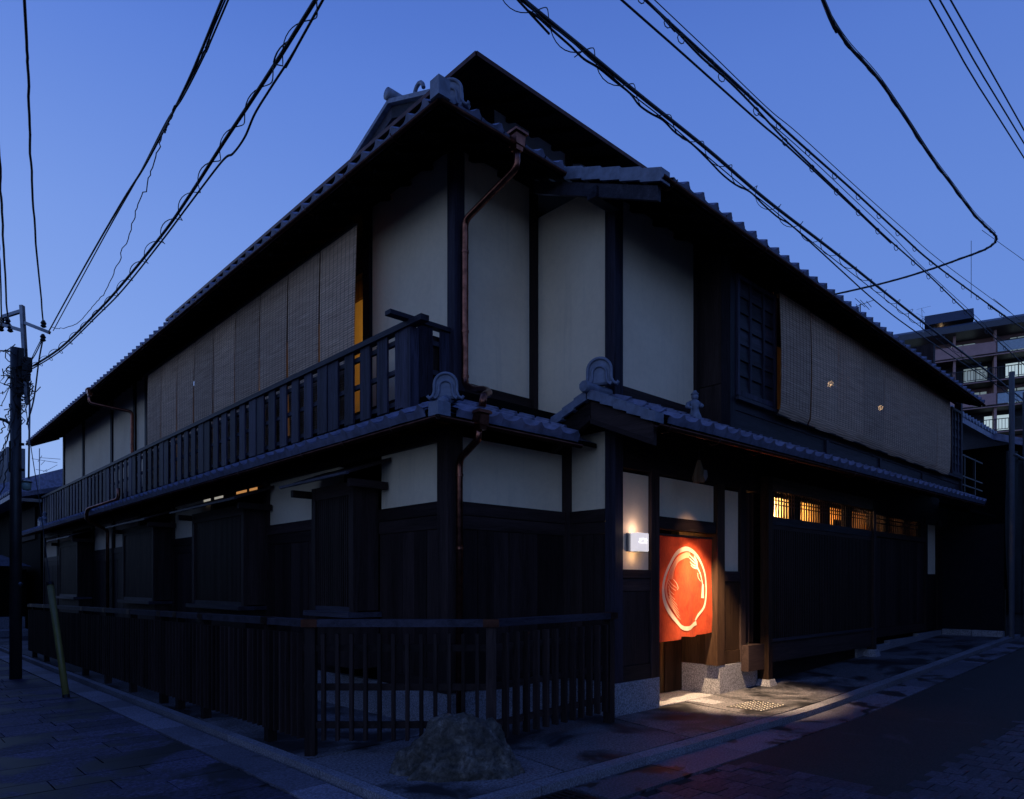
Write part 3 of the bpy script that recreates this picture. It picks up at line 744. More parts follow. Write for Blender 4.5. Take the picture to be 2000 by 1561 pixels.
# roof gable high at the back
gb = empty('ridge_gable', (0, 0, 0), parent=troof)
ax, ay, az = 2.5, 4.80, 9.62
for sgn in (-1, 1):
    k3 = 2.6 if sgn > 0 else 1.35; p0 = (ax - .06, ay, az); p1 = (ax - .06, ay + sgn * k3, az - .375 * k3)
    q = Vector((0, 0, .075))
    MB().prism([p0, p1, tuple(Vector(p1) + q), tuple(Vector(p0) + q)], (.7, 0, 0)).build('gable_roof', M['tile_edge'], gb)
    p0b = Vector(p0) + Vector((.08, 0, -.02)); p1b = Vector(p1) + Vector((.08, 0, -.02)); dn = Vector((0, 0, -.2))
    MB().prism([p0b, p1b, p1b + dn, p0b + dn], (.05, 0, 0)).build('bargeboard', M['bay_x'], gb)
MB().prism([(ax + .2, ay, az - .1), (ax + .2, ay + 2.5, az - 1.05), (ax + .2, ay - 1.2, az - 1.05), (ax + .2, ay - 1.2, az - .55)], (.05, 0, 0)).build('gable_board', M['bay_x'], gb)
MB().prism([(ax + .14, ay, az - .62), (ax + .14, ay + 1.0, az - 1.05), (ax + .14, ay - 1.0, az - 1.05)], (.05, 0, 0)).build('gable_louvre', M['black'], gb)
MB().lathe([(.10, -.08), (.10, 0), (.08, .7)], (ax, ay, az + .16), 14, 'x').build('ridge_tile', M['tile_edge'], gb, smooth=True)
MB().tube([(ax + .2, ay - .55 + .13 * math.cos(t * .5), az + .0 + .16 * math.sin(t * .5) + .02) for t in range(0, 7)], .035, 8).build('ridge_ornament', M['tile_edge'], gb)

# eave rafters, seen dimly against the boards
def rafters(parent, along, a, b, step, e0, e1, zf, th, wd=.05, ht=.07):
    mb = MB(); t = a
    while t < b:
        if along == 'y': p, q = (e0, t, zf(e0, t) - th - ht / 2), (e1, t, zf(e1, t) - th - ht / 2)
        else: p, q = (t, e0, zf(t, e0) - th - ht / 2), (t, e1, zf(t, e1) - th - ht / 2)
        mb.bar(p, q, wd, ht); t += step
    mb.build('rafters', M['soffit'], parent, kind='stuff')
rafters(uroof, 'y', .1, 20.8, .42, EL + .06, .5, zl, .08)
rafters(uroof, 'x', 1.6, 12.5, .42, -1.44, -.66, zr, .08)
rafters(uroof, 'x', -.1, 1.3, .42, ER + .06, .55, zr, .08)
rafters(lroof, 'y', -.2, 20.5, .42, LE + .05, .0, zll, .05, .04, .05)
rafters(lroof, 'x', 1.6, 12.9, .42, WE + .05, -.68, zlw, .05, .04, .05)
rafters(troof, 'y', 1.6, 11.7, .45, TX + .06, X3, ztl, .05)
rafters(troof, 'x', 1.9, 9.5, .45, TY + .06, Y3, ztr, .05)

# tiles
TW = .265
def tile_mesh(name, front, w_=TW, L=.30):
    mb = MB(); n = 12
    def pr(t): return .046 * math.exp(-((t - .80) / .12) ** 2) - .012 * math.sin(math.pi * min(1, t / .62))
    for j, (yy, zo) in enumerate(((0, .030), (L, .004))):
        for i in range(n + 1):
            t = i / n; mb.v.append((t * (w_ + .012), yy, pr(t) + zo))
    for i in range(n): mb.f.append((i, i + 1, n + 2 + i, n + 1 + i))
    k = len(mb.v)
    for i in range(n + 1):
        t = i / n; zb = (-.045 if front else pr(t) + .008)
        mb.v.append((t * (w_ + .012), 0.002, zb))
    for i in range(n): mb.f.append((k + i, k + i + 1, i + 1, i))
    # underside and sides
    k2 = len(mb.v)
    for i in range(n + 1):
        t = i / n; mb.v.append((t * (w_ + .012), L, pr(t) - .016))
    k3 = len(mb.v)
    for i in range(n + 1):
        t = i / n; mb.v.append((t * (w_ + .012), .016, pr(t) + .010))
    for i in range(n): mb.f.append((k3 + i + 1, k3 + i, k2 + i, k2 + i + 1)); mb.f.append((k + i + 1, k + i, k3 + i, k3 + i + 1))
    return mb.mesh(name, M['tile'], smooth=False)
ME = tile_mesh('eave_tile', True); MT = tile_mesh('roof_tile', False)
al = math.atan(PITCH); ca, sa = math.cos(al), math.sin(al)
def put_tiles(parent, side, a, b, edge, zf, row, jit=.003, lift=.0):
    """side 'L': eave runs along y and the roof climbs in +x; 'R': eave runs along x, climbs in +y"""
    n = int(round((b - a) / TW)); st = (b - a) / n; off = row * .235
    for i in range(n):
        if side == 'L':
            y = a + (i + 1) * st; x = edge + off * ca; c = ((0, c_, s_) for c_, s_ in ())
            m = Matrix(((0, ca, -sa, x), (-1, 0, 0, y), (0, sa, ca, zf(x, y) + lift), (0, 0, 0, 1)))
        else:
            x = a + i * st; y = edge + off * ca
            m = Matrix(((1, 0, 0, x), (0, ca, -sa, y), (0, sa, ca, zf(x, y) + lift), (0, 0, 0, 1)))
        m = m @ Matrix.Rotation(random.uniform(-.012, .012), 4, 'Z') @ Matrix.Translation((0, random.uniform(-jit, jit), random.uniform(-.001, .002)))
        inst('eave_tile' if row == 0 else 'roof_tile', ME if row == 0 else MT, parent, m)
put_tiles(uroof, 'L', -.16, 20.9, EL - .048, zl, 0, lift=-.004)
put_tiles(uroof, 'R', -.14, 1.30, ER - .048, zr, 0, lift=-.004)
put_tiles(uroof, 'R', 1.50, 12.62, -1.548, zr, 0, lift=.004)
put_tiles(lroof, 'L', -.28, 20.6, LE - .06, zll, 0, lift=.03)
put_tiles(lroof, 'L', -.05, 20.6, LE - .06, zll, 1, lift=.03)
for r_ in range(4):
    put_tiles(lroof, 'R', -.28 + .18 * r_, 1.36 if r_ else 1.34, LE - .06, zlr, r_, lift=.03)
for r_ in range(4):
    put_tiles(lroof, 'R', 1.50, 12.95 if r_ < 3 else 3.3, WE - .06, zlw, r_, lift=.03)

# verge tiles of the wing (stepped flat tiles along the gable edge)
def verge(parent, x, y0, y1, zf, n, h=.13, d=.14, name='verge_tile'):
    for i in range(n):
        a = y0 + (y1 - y0) * i / n; b = y0 + (y1 - y0) * (i + 1) / n
        za = zf(x, a) + .045 + .018; zb = zf(x, b) + .045
        MB().prism([(x - .03, a, za), (x - .03, b, zb), (x - .03, b, zb - h), (x - .03, a, za - h)], (d, 0, 0)).build(name, M['tile_edge'], parent)
verge(uroof, 1.36, -1.53, .2, zr, 7)
MB().prism([(1.37, -1.46, zr(1.36, -1.46) - .10), (1.37, .2, zr(1.36, .2) - .10), (1.37, .2, zr(1.36, .2) - .24), (1.37, -1.46, zr(1.36, -1.46) - .24)], (.05, 0, 0)).build('bargeboard', M['bay_x'], uroof)
MB().box(1.33, 1.72, -.74, -.62, 5.36, 5.47).build('purlin', M['bay_x'], uroof)
verge(lroof, 1.36, WE - .02, -.62, zlw, 5, .10)
zb2 = lambda x, y: 2.985 + .47 * (-.62 - WE) - .42 * (y + .62)
verge(lroof, 1.36, -.10, -.60, zb2, 3, .10)
for a, b, zf in ((WE + .04, -.62, zlw), (-.62, -.06, zb2)):
    MB().prism([(1.39, a, zf(1.36, a) - .06), (1.39, b, zf(1.36, b) - .06), (1.39, b, zf(1.36, b) - .30), (1.39, a, zf(1.36, a) - .27)], (.05, 0, 0)).build('bargeboard', M['dark_y'], lroof)
    MB().prism([(1.375, a, zf(1.36, a) - .215), (1.375, b, zf(1.36, b) - .245), (1.375, b, zf(1.36, b) - .30), (1.375, a, zf(1.36, a) - .27)], (.015, 0, 0)).build('bargeboard_moulding', M['dark_y'], lroof)
# short ridge, its round end tile and ornament
rz_ = zlw(1.36, -.62)
MB().lathe([(.055, -.08), (.062, -.06), (.062, 0), (.050, .02), (.05, .40)], (1.36, -.61, rz_ + .07), 18, 'x').build('ridge_end_tile', M['tile_edge'], lroof, smooth=False)

# ornamental end tiles: a thick arched band with curled feet
def ornament(parent, mat4, s=1.0, solid=True):
    """arched ornament in local XZ, thickness along Y"""
    o = empty('ridge_ornament', parent=parent); o.matrix_local = mat4
    def path(rx, h, foot):
        pts = []
        for t in range(-5, 6):
            a = math.radians(90 - t * 18); pts.append((rx * math.cos(a), h + rx * math.sin(a)))
        pts = sorted(pts)
        L = [(-rx, h)]
        return [(-rx - foot, .012), (-rx - foot * .75, -.012), (-rx - foot * .25, .01), (-rx, .05)] + \
               [(-rx * math.cos(math.radians(k * 15)), h + rx * math.sin(math.radians(k * 15))) for k in range(13)] + \
               [(rx, .05), (rx + foot * .25, .01), (rx + foot * .75, -.012), (rx + foot, .012)]
    outer = path(.115 * s, .13 * s, .07 * s); inner = path(.068 * s, .10 * s, .05 * s)
    fill = [(x, 0, z) for x, z in outer]
    MB().prism([(x, -.025, z) for x, z in outer], (0, .07, 0)).build('ornament_body', M['tile_edge'], o)
    for pth, r in ((outer, .016 * s), (inner, .014 * s)):
        MB().tube([(x, -.03, z) for x, z in pth], r, 8).build('ornament_band', M['tile_edge'], o, smooth=True)
    return o
def facing(loc, rz, tilt=0): return Matrix.Translation(loc) @ Matrix.Rotation(rz, 4, 'Z') @ Matrix.Rotation(tilt, 4, 'X')
# local -Y is the face
ornament(lroof, facing((-.11, -.11, LZ + .23), math.radians(-43), 0), .92)
ornament(uroof, facing((-.10, -.17, ZE + .06), math.radians(-55), 0), 1.0)
ornament(lroof, facing((1.52, -.63, rz_ + .13), math.radians(-60), 0), 1.08)
# hip ridges and corner blocks
def ridge(parent, p, q, r):
    MB().tube([p, q], r, 12).build('hip_ridge_tile', M['tile_edge'], parent, smooth=True)
for k in range(4):
    a, b = k / 4, (k + 1) / 4
    P0, P1 = Vector((-.34, -.34, LZ + .10)), Vector((.48, .48, LZ + .48))
    ridge(lroof, P0.lerp(P1, a), P0.lerp(P1, b + .02), .048 + .006 * (k % 2))
MB().prism([(LE - .05, LE - .05, LZ - .05), (LE + .09, LE - .05, LZ - .05), (LE + .16, LE + .16, LZ - .03), (LE - .05, LE + .09, LZ - .05)], (0, 0, .12)).build('corner_tile', M['tile_edge'], lroof)
for k in range(6):
    P0, P1 = Vector((-.2, -.2, ZE + .08)), Vector((1.9, 1.9, ZE + 1.02))
    ridge(uroof, P0.lerp(P1, k / 6), P0.lerp(P1, (k + 1) / 6 + .01), .06)
MB().prism([(EL - .09, ER - .09, ZE - .04), (EL + .04, ER - .09, ZE - .04), (EL + .10, ER + .10, ZE - .02), (EL - .09, ER + .04, ZE - .04)], (0, 0, .17)).build('corner_tile', M['tile_edge'], uroof)
# square standing ridge tile at the left far end
MB().box(-.10, .08, 20.1, 20.5, 3.2, 3.42).build('end_tile', M['tile_edge'], lroof)

# gutters (copper half-rounds)
def gutter(parent, p, q, r=.05):
    p = Vector(p); q = Vector(q); d = (q - p).normalized(); s = d.cross(Vector((0, 0, 1))).normalized(); mb = MB()
    n = 8
    for c in (p, q):
        for R in (r, r - .006):
            for j in range(n + 1):
                t = math.pi + math.pi * j / n; mb.v.append(tuple(c + s * (R * math.cos(t)) + Vector((0, 0, 1)) * (R * math.sin(t))))
    k = n + 1
    for j in range(n):
        mb.f.append((j, j + 1, 2 * k + j + 1, 2 * k + j)); mb.f.append((k + j + 1, k + j, 3 * k + j, 3 * k + j + 1))
    mb.f += [(0, 2 * k, 3 * k, k), (n, k + n, 3 * k + n, 2 * k + n)]
    for a in (0, 2 * k): mb.f += [(a + j, a + k + j, a + k + j + 1, a + j + 1) for j in range(n)]
    return mb.build('gutter', M['copper_dark'], parent, smooth=True)
gutter(uroof, (EL - .03, ER - .03, ZE - .035), (EL - .03, 20.9, ZE - .035), .030)
gutter(uroof, (EL - .03, ER - .03, ZE - .035), (1.34, ER - .03, ZE - .035), .030)
gutter(uroof, (1.34, -1.53, wz(1.36) - .035), (12.7, -1.53, wz(12.6) - .035), .030)
gutter(lroof, (LE - .035, LE - .03, LZ - .062), (LE - .035, 20.6, LZ - .037), .034)
gutter(lroof, (LE - .03, LE - .035, LZ - .062), (1.40, LE - .035, LZ - .062), .034)
gutter(lroof, (1.34, WE - .035, 2.915), (12.95, WE - .035, 3.035), .034)
def hooks(parent, along, a, b, step, c, z0, z1):
    mb = MB(); t = a
    while t < b:
        k = (t - a) / (b - a); z = z0 + (z1 - z0) * k
        pts = [(c + .09 - .006 * i * i * .6, z - .05 - .01 * math.sin(i)) for i in range(4)]
        if along == 'y': mb.tube([(c + .16, t, z + .01), (c + .06, t, z - .055), (c - .02, t, z - .055), (c - .055, t, z)], .006, 6)
        else: mb.tube([(t, c + .16, z + .01), (t, c + .06, z - .055), (t, c - .02, z - .055), (t, c - .055, z)], .006, 6)
        t += step
    mb.build('gutter_hooks', M['copper_dark'], parent, kind='stuff', smooth=True)
hooks(uroof, 'y', .4, 20.8, .9, EL - .04, ZE - .04, ZE - .04); hooks(uroof, 'x', 1.5, 12.6, .9, -1.54, wz(1.5) - .04, wz(12.6) - .04)
hooks(lroof, 'y', .2, 20.5, .9, LE - .035, LZ - .06, LZ - .035); hooks(lroof, 'x', 1.5, 12.9, .9, WE - .035, 2.915, 3.035)

# downpipes
def pipe(pts, r, parent, name='downpipe', m='copper'):
    out = []
    pts = [Vector(p) for p in pts]
    for i, p in enumerate(pts):
        if 0 < i < len(pts) - 1:
            a = (pts[i - 1] - p); b = (pts[i + 1] - p); c = min(r * 2.2, a.length * .45, b.length * .45)
            A = p + a.normalized() * c; C_ = p + b.normalized() * c
            for k in range(5):
                t = k / 4; out.append(A * (1 - t) ** 2 + p * 2 * t * (1 - t) + C_ * t * t)
        else: out.append(p)
    return MB().tube(out, r, 12).build(name, M[m], parent, smooth=True)
dp = empty('rainwater_pipe', (0, 0, 0), parent=H)
def hopper(parent, x, y, z, s=1.0):
    mb = MB()
    for (h0, w0, h1, w1) in ((.0, .045, .05, .05), (.05, .062, .17, .068), (.17, .09, .195, .09), (.195, .085, .21, .07)):
        n = len(mb.v)
        mb.v += [(x - w0 * s, y - w0 * s, z + h0 * s), (x + w0 * s, y - w0 * s, z + h0 * s), (x + w0 * s, y + w0 * s, z + h0 * s), (x - w0 * s, y + w0 * s, z + h0 * s),
                 (x - w1 * s, y - w1 * s, z + h1 * s), (x + w1 * s, y - w1 * s, z + h1 * s), (x + w1 * s, y + w1 * s, z + h1 * s), (x - w1 * s, y + w1 * s, z + h1 * s)]
        mb.f += [tuple(n + i for i in f) for f in [(0, 3, 2, 1), (4, 5, 6, 7), (0, 1, 5, 4), (1, 2, 6, 5), (2, 3, 7, 6), (3, 0, 4, 7)]]
    return mb.build('rain_hopper', M['copper'], parent)
hopper(dp, .575, -.36, 5.66, .92)
pipe([(.575, -.36, 5.66), (.575, -.36, 5.50), (.575, .44, 5.29), (.575, .44, 3.53), (.50, .20, 3.42), (.30, -.20, 3.30), (.22, -.36, 3.22), (.0, -.53, 3.12), (-.02, -.53, 3.02)], .036, dp)
hopper(dp, -.04, -.53, 2.80, .85)
pipe([(-.04, -.50, 2.82), (-.04, -.50, 2.72), (.055, -.11, 2.60), (.055, -.11, .05)], .034, dp)
for z in (4.95, 4.1, 3.62): MB().lathe([(.042, -.012), (.042, .012)], (.575, .44, z), 12).build('pipe_clip', M['copper'], dp)
for z in (2.45, 1.75, 1.05): MB().lathe([(.040, -.012), (.040, .012)], (.055, -.11, z), 12).build('pipe_clip', M['copper'], dp)
hopper(dp, EL - .05, 12.65, 5.66, .8)
pipe([(EL - .05, 12.65, 5.65), (EL - .05, 12.65, 5.50), (.42, 12.27, 5.36), (.42, 12.27, 3.40), (.2, 12.27, 3.36)], .036, dp)
pipe([(-.12, 11.2, 3.45), (-.12, 11.2, 3.22), (-.56, 11.90, 3.02), (-.56, 11.94, 2.80), (-.08, 12.27, 2.62), (-.08, 12.27, .05)], .036, dp)

# --- balcony railing
bal = empty('balcony_railing', (0, 0, 0), parent=H)
XB = -.035
Y0 = .59; Y1 = 20.13
def bz(y): return 4.06 + .003 * y
B('top_rail', M['rail_y'], bal, XB - .03, XB + .07, Y0 - .24, Y1, 4.045, 4.105)
B('top_rail', M['rail_x'], bal, XB - .25, .50, Y0 - .03, Y0 + .07, 4.105, 4.150)
B('bottom_rail', M['rail_y'], bal, XB - .015, XB + .05, Y0, Y1, 3.13, 3.215)
for z in (3.28, 3.62, 3.93):
    B('cross_rail', M['rail_y'], bal, XB + .022, XB + .060, Y0 + .1, Y1, z, z + .05)
def board(y0, y1, x=XB):
    B('baluster_board', M['rail_v'], bal, x - .004, x + .018, y0, y1, 3.235, 4.044)
B('corner_post', M['rail_v'], bal, XB - .008, XB + .10, Y0 - .02, Y0 + .11, 3.12, 4.044)
board(Y0 + .115, .85); y = 1.0; kk = 0
while y < Y1 - .3:
    for j in range(3 if kk == 0 else 4):
        if y + .2 < Y1: board(y, y + .195); B('rear_board', M['dark_v'], bal, XB + .064, XB + .080, y + .228, y + .318, 3.20, 4.03)
        y += .35
    if y + .5 < Y1:
        board(y, y + .235); board(y + .255, y + .49, XB - .006); B('baluster_post', M['rail_v'], bal, XB + .03, XB + .10, y + .20, y + .29, 3.12, 4.044)
    y += .655; kk += 1
# short return to the wall
B('rear_board', M['dark_v'], bal, .24, .40, Y0 + .064, Y0 + .08, 3.2, 4.05)
for a, b in ((.075, .26), (.36, .49)): B('baluster_board', M['rail_v'], bal, a, b, Y0 + .0, Y0 + .02, 3.235, 4.10)
for z in (3.28, 3.62, 3.93): B('cross_rail', M['rail_x'], bal, .08, .49, Y0 + .022, Y0 + .06, z, z + .05)
B('bottom_rail', M['rail_x'], bal, .075, .49, Y0 - .012, Y0 + .05, 3.13, 3.215)
B('balcony_deck', M['black'], bal, XB + .05, .50, .66, Y1, 3.22, 3.245)

# ------------------------------------------------------------------ bamboo blinds
ORD = ['first', 'second', 'third', 'fourth', 'fifth', 'sixth', 'seventh', 'eighth', 'ninth', 'tenth', 'eleventh', 'twelfth', 'thirteenth', 'fourteenth', 'fifteenth']
def blind(loc, rz, w_, z_top, z_bot, lab, grp, sk0, sk1, curl):
    o = empty('bamboo_blind', (loc[0], loc[1], z_top), lab, 'bamboo blind', grp, rz)
    h = z_top - z_bot; nx, nz = 6, 20; mb = MB()
    sag = random.uniform(.002, .008); tw = random.uniform(-.012, .012)
    def f(i, k, off):
        t = k / nz; s = i / nx
        x0 = .008 + sk0 * t ** 1.5; x1 = w_ - .008 + sk1 * t ** 1.5
        x = x0 + (x1 - x0) * s
        y = -.02 * math.sin(t * 3.0) - sag * math.sin(math.pi * s) * t + tw * (s - .5) * t * 2 + off
        if t > .93 and curl: y += .035 * ((t - .93) / .07) ** 2
        return (x, y, -t * h - .015 * math.sin(math.pi * s) * t)
    for off in (-.004, .004):
        for k in range(nz + 1):
            for i in range(nx + 1): mb.v.append(f(i, k, off))
    kk = (nx + 1); base = kk * (nz + 1)
    for k in range(nz):
        for i in range(nx):
            a = k * kk + i
            mb.f.append((a, a + kk, a + kk + 1, a + 1)); mb.f.append((base + a, base + a + 1, base + a + kk + 1, base + a + kk))
    mb.build('reed_sheet', M['blind'], o, smooth=True)
    cb = MB(); n = 9
    for j in range(n):
        s = (j + .5) / n
        pts = [Vector(f(s * nx, k, -.0048)) for k in range(0, nz + 1, 2)]
        cb.tube(pts, .0020, 4)
    cb.build('binding_cords', M['cord'], o, kind='stuff')
    MB().tube([f(0, nz, 0), f(nx, nz, 0)], .013, 8).build('bottom_rod', M['cord'], o)
    MB().tube([f(0, 0, 0), f(nx, 0, 0)], .015, 8).build('top_rod', M['cord'], o)
    return o
for i in range(9):
    y1 = 1.92 + i * .909
    blind((.15, y1 + .900, 0), math.radians(-90), .893, 5.66, 3.32,
          f'{ORD[i]} tall brown reed blind from the corner, hanging above the left balcony railing', 'reed blinds above the balcony',
          random.choice([.01, .02, .06, .04]), random.choice([-.01, -.03, -.06, -.045]) , False)
NB = 8; BX0 = 4.37; BW = (11.62 - BX0) / NB
for i in range(NB):
    blind((BX0 + i * BW, -1.20, 0), 0, BW + (-.004 if i not in (0, 1) else -.012), 5.12 - .012 * i, 3.57,
          f'{ORD[i]} tan reed blind from the panelled shutter on the right street side', 'reed blinds on the right street side',
          random.uniform(-.004, .010), random.uniform(-.010, .004), True)
pb2 = empty('blind_rail', (4.36, -1.16, 5.16), 'long dark bamboo rail with drop brackets carrying the right hand blinds', 'rail')
MB().tube([(0, 0, 0), (7.3, 0, -.09)], .022, 8).build('rod', M['bay_x'], pb2)
for i in range(9): MB().box(.02 + i * .90, .07 + i * .90, -.03, .03, -.06 - .011 * i, .14).build('bracket', M['bay_v'], pb2)
pb3 = empty('blind_rail', (.15, 2.0, 5.70), 'dark rail under the left eave that carries the balcony blinds', 'rail')
MB().tube([(0, 0, 0), (0, 8.35, 0)], .02, 8).build('rod', M['dark_y'], pb3)

# bulbs glowing through the blinds
def bulb(loc, r, lab):
    o = empty('pendant_lamp', loc, lab, 'lamp', 'small warm bulbs glowing through the blinds')
    MB().lathe([(r * .3, -r), (r * .85, -r * .6), (r, 0), (r * .8, r * .6), (r * .35, r)], (0, 0, 0), 12).build('bulb', M['bulb'], o, smooth=True)
    MB().tube([(0, 0, r), (0, 0, .9)], .006, 6).build('flex', M['cable'], o)
p = at_y(1622, 750, -.95); bulb(p, .045, 'warm bulb glowing through the right blinds, nearer the shutter')
p = at_y(1720, 797, -.95); bulb(p, .045, 'smaller warm bulb glowing through the right blinds, further from the shutter')

# ------------------------------------------------------------------ noren, lamp, hanging charm, figurines
nr = empty('entrance_curtain', (2.52, -.62, 1.97), 'red hemp door curtain with a white brushed ring, hanging in the lit entrance', 'curtain')
def cz(x, z):   # folds of the cloth
    return .024 * math.sin(x * 8.5 + .6) + .014 * math.sin(x * 19 + z * 2.4) + .007 * math.sin(z * 7 + x * 4) + .012 * math.exp(-((x - .62) / .03) ** 2)
mb = MB(); nx, nz = 40, 36; Wn = 1.20
def hem(x): return 1.20 + (.03 if x < .50 else (.005 if x < .92 else -.015)) + .01 * math.sin(x * 9)
for k in range(nz + 1):
    for i in range(nx + 1):
        x = Wn * i / nx; z = -hem(x) * k / nz; a = min(1, k / 6)
        mb.v.append((x + .006 * math.sin(z * 5) * a, cz(x, z) * (.3 + .7 * k / nz), z))
for k in range(nz):
    for i in range(nx):
        a = k * (nx + 1) + i; mb.f.append((a, a + nx + 1, a + nx + 2, a + 1))
mb.build('cloth', M['cloth'], nr, smooth=True)
MB().tube([(-.03, 0, .012), (1.25, 0, .012)], .013, 8).build('rod', M['cord'], nr)
def stroke(pts, wds, off=.004):
    """brush line traced on the cloth; pts in photo pixels of the 6.243x view"""
    P_ = []
    for (u, v) in pts:
        q = at_y(1210 + u / 6.243, 1010 + v / 6.243, -.62); P_.append(Vector((q.x - 2.52, 0, q.z - 1.97)))
    # resample
    R = []
    for i in range(len(P_) - 1):
        p0 = P_[max(0, i - 1)]; p1 = P_[i]; p2 = P_[i + 1]; p3 = P_[min(len(P_) - 1, i + 2)]
        for k in range(5):
            t = k / 5
            R.append((.5 * ((2 * p1) + (p2 - p0) * t + (2 * p0 - 5 * p1 + 4 * p2 - p3) * t * t + (3 * p1 - p0 - 3 * p2 + p3) * t ** 3), wds[i] * (1 - t) + wds[i + 1] * t))
    R.append((P_[-1], wds[-1])); mb = MB()
    for i, (p, w_) in enumerate(R):
        d = (R[min(i + 1, len(R) - 1)][0] - R[max(0, i - 1)][0]); d.normalize(); nrm = Vector((-d.z, 0, d.x)) * (w_ / 2)
        for s in (1, -1):
            q = p + nrm * (s * .78); kz = min(1, max(0, -q.z / 1.2))
            mb.v.append((q.x, cz(q.x, q.z) * (.3 + .7 * kz) - off, q.z))
    for i in range(len(R) - 1): mb.f.append((2 * i, 2 * i + 1, 2 * i + 3, 2 * i + 2))
    return mb
S = .0021
ring = stroke([(962, 1292), (900, 1335), (820, 1360), (740, 1335), (660, 1250), (600, 1130), (562, 1000), (548, 860), (562, 720), (600, 590), (660, 480), (730, 410), (805, 388), (880, 405), (940, 460), (1000, 570), (1040, 700), (1050, 850), (1040, 980), (1015, 1100), (975, 1190), (950, 1262)],
              [34 * S, 30 * S, 32 * S, 32 * S, 30 * S, 28 * S, 26 * S, 22 * S, 20 * S, 22 * S, 26 * S, 32 * S, 34 * S, 30 * S, 24 * S, 20 * S, 18 * S, 18 * S, 18 * S, 18 * S, 18 * S, 12 * S])
ring.build('ring_mark', M['dye'], nr)
fk = [stroke([(850, 452), (905, 500), (940, 545)], [8 * S, 12 * S, 14 * S]), stroke([(858, 498), (905, 540), (938, 570)], [7 * S, 11 * S, 12 * S]),
      stroke([(865, 545), (905, 580), (940, 600)], [6 * S, 10 * S, 12 * S]), stroke([(880, 585), (915, 615), (950, 625)], [6 * S, 10 * S, 12 * S]),
      stroke([(920, 470), (945, 545), (955, 630)], [8 * S, 22 * S, 16 * S]), stroke([(958, 620), (985, 690), (1000, 770), (1008, 830)], [14 * S, 10 * S, 9 * S, 12 * S]),
      stroke([(1010, 820), (1006, 900), (1004, 990)], [18 * S, 26 * S, 30 * S]), stroke([(960, 680), (965, 740), (990, 785)], [5 * S, 4 * S, 4 * S])]
for m_ in fk: m_.build('brush_mark', M['dye'], nr)
for k in range(5):
    o_ = k * 13
    stroke([(870 - k * 4, 440 + k * 13), (800, 440 + o_), (720, 480 + o_), (650 + o_ * .3, 560 + o_), (605 + o_ * .7, 660 + o_ * .4), (590 + o_ * .8, 760)], [9 * S, 9 * S, 9 * S, 8 * S, 8 * S, 6 * S]).build('brush_mark', M['dye2'], nr)
for k, (x0, y0, x1, y1) in enumerate([(590, 760, 690, 870), (592, 800, 670, 900), (595, 840, 650, 950), (598, 880, 660, 1010), (600, 920, 690, 1080), (602, 960, 705, 1130), (606, 1000, 715, 1170), (612, 1040, 725, 1210), (620, 1080, 735, 1250)]):
    stroke([(x0, y0), ((x0 + x1) / 2 - 12, (y0 + y1) / 2 + 8), (x1, y1)], [7 * S, 8 * S, 4 * S]).build('brush_mark', M['dye2'], nr)
stroke([(592, 740), (575, 860), (590, 980), (640, 1120), (700, 1230)], [8 * S, 14 * S, 16 * S, 12 * S, 6 * S]).build('brush_mark', M['dye2'], nr)
stroke([(640, 760), (680, 810), (700, 860), (692, 890)], [4 * S, 6 * S, 6 * S, 3 * S]).build('brush_mark', M['dye'], nr)

lamp = empty('wall_lamp', (1.98, -.66, 1.86), 'square white glass wall lamp, lit, on the plaster beside the red curtain', 'wall lamp')
MB().box(-.05, .18, -.035, .0, -.10, .10).build('back_plate', M['steel'], lamp)
bx = MB().box(-.03, .17, -.14, -.04, -.10, .10).build('glass_box', M['lampglass'], lamp, bevel=.008)
MB().box(-.02, .16, -.135, -.045, -.107, -.102).build('bottom_trim', M['iron'], lamp)
def lm(pts, r):
    return MB().tube([(x + .022, -.1415, z + .012) for x, z in pts], r * .8, 6)
lm([(-.015, .030), (-.013, .006), (.002, .000), (.016, .006), (.018, .030)], .0045).build('lettering', M['lampmark'], lamp)
lm([(.035, .028), (.060, .028), (.072, .020), (.066, .014)], .004).build('lettering', M['lampmark'], lamp)
lm([(.085, .026), (.105, .024), (.112, .008), (.090, .004), (.060, .006)], .004).build('lettering', M['lampmark'], lamp)
lm([(-.035, -.008), (-.010, -.020), (.030, -.020), (.070, -.016), (.115, -.018)], .0055).build('underline', M['lampmark'], lamp)
wl = warm_lamp('wall_lamp_light', 'POINT', (1.98, -.80, 1.98), .9, (1, .72, .60), .04); wl.parent = lamp; wl.location = (.06, -.09, .13)
wl2 = warm_lamp('wall_lamp_light', 'POINT', (0, 0, 0), .6, (1, .66, .40), .04); wl2.parent = lamp; wl2.location = (.05, -.09, -.14)

hc = empty('hanging_charm', (2.75, -1.05, 2.80), 'pear shaped straw charm with white paper, hanging under the eave above the entrance', 'charm')
MB().tube([(0, 0, .12), (0, 0, -.02)], .004, 6).build('string', M['cord'], hc)
st = MB()
for k in range(60):
    a = random.uniform(0, 6.28); r = .075 * math.sqrt(random.random())
    st.tube([(.012 * math.cos(a), .012 * math.sin(a), 0), (r * .6 * math.cos(a), r * .6 * math.sin(a), -.10), (r * math.cos(a), r * math.sin(a), -.20), (r * .8 * math.cos(a), r * .8 * math.sin(a), -.25)], .006, 4)
st.build('straw', plain('dry_straw', (.16, .10, .05), .8), hc, kind='stuff')
MB().prism([(-.03, -.085, -.12), (.03, -.085, -.12), (.045, -.085, -.19), (.0, -.085, -.24), (-.045, -.085, -.19)], (0, .004, 0)).build('paper', plain('white_paper', (.16, .13, .11), .8), hc)

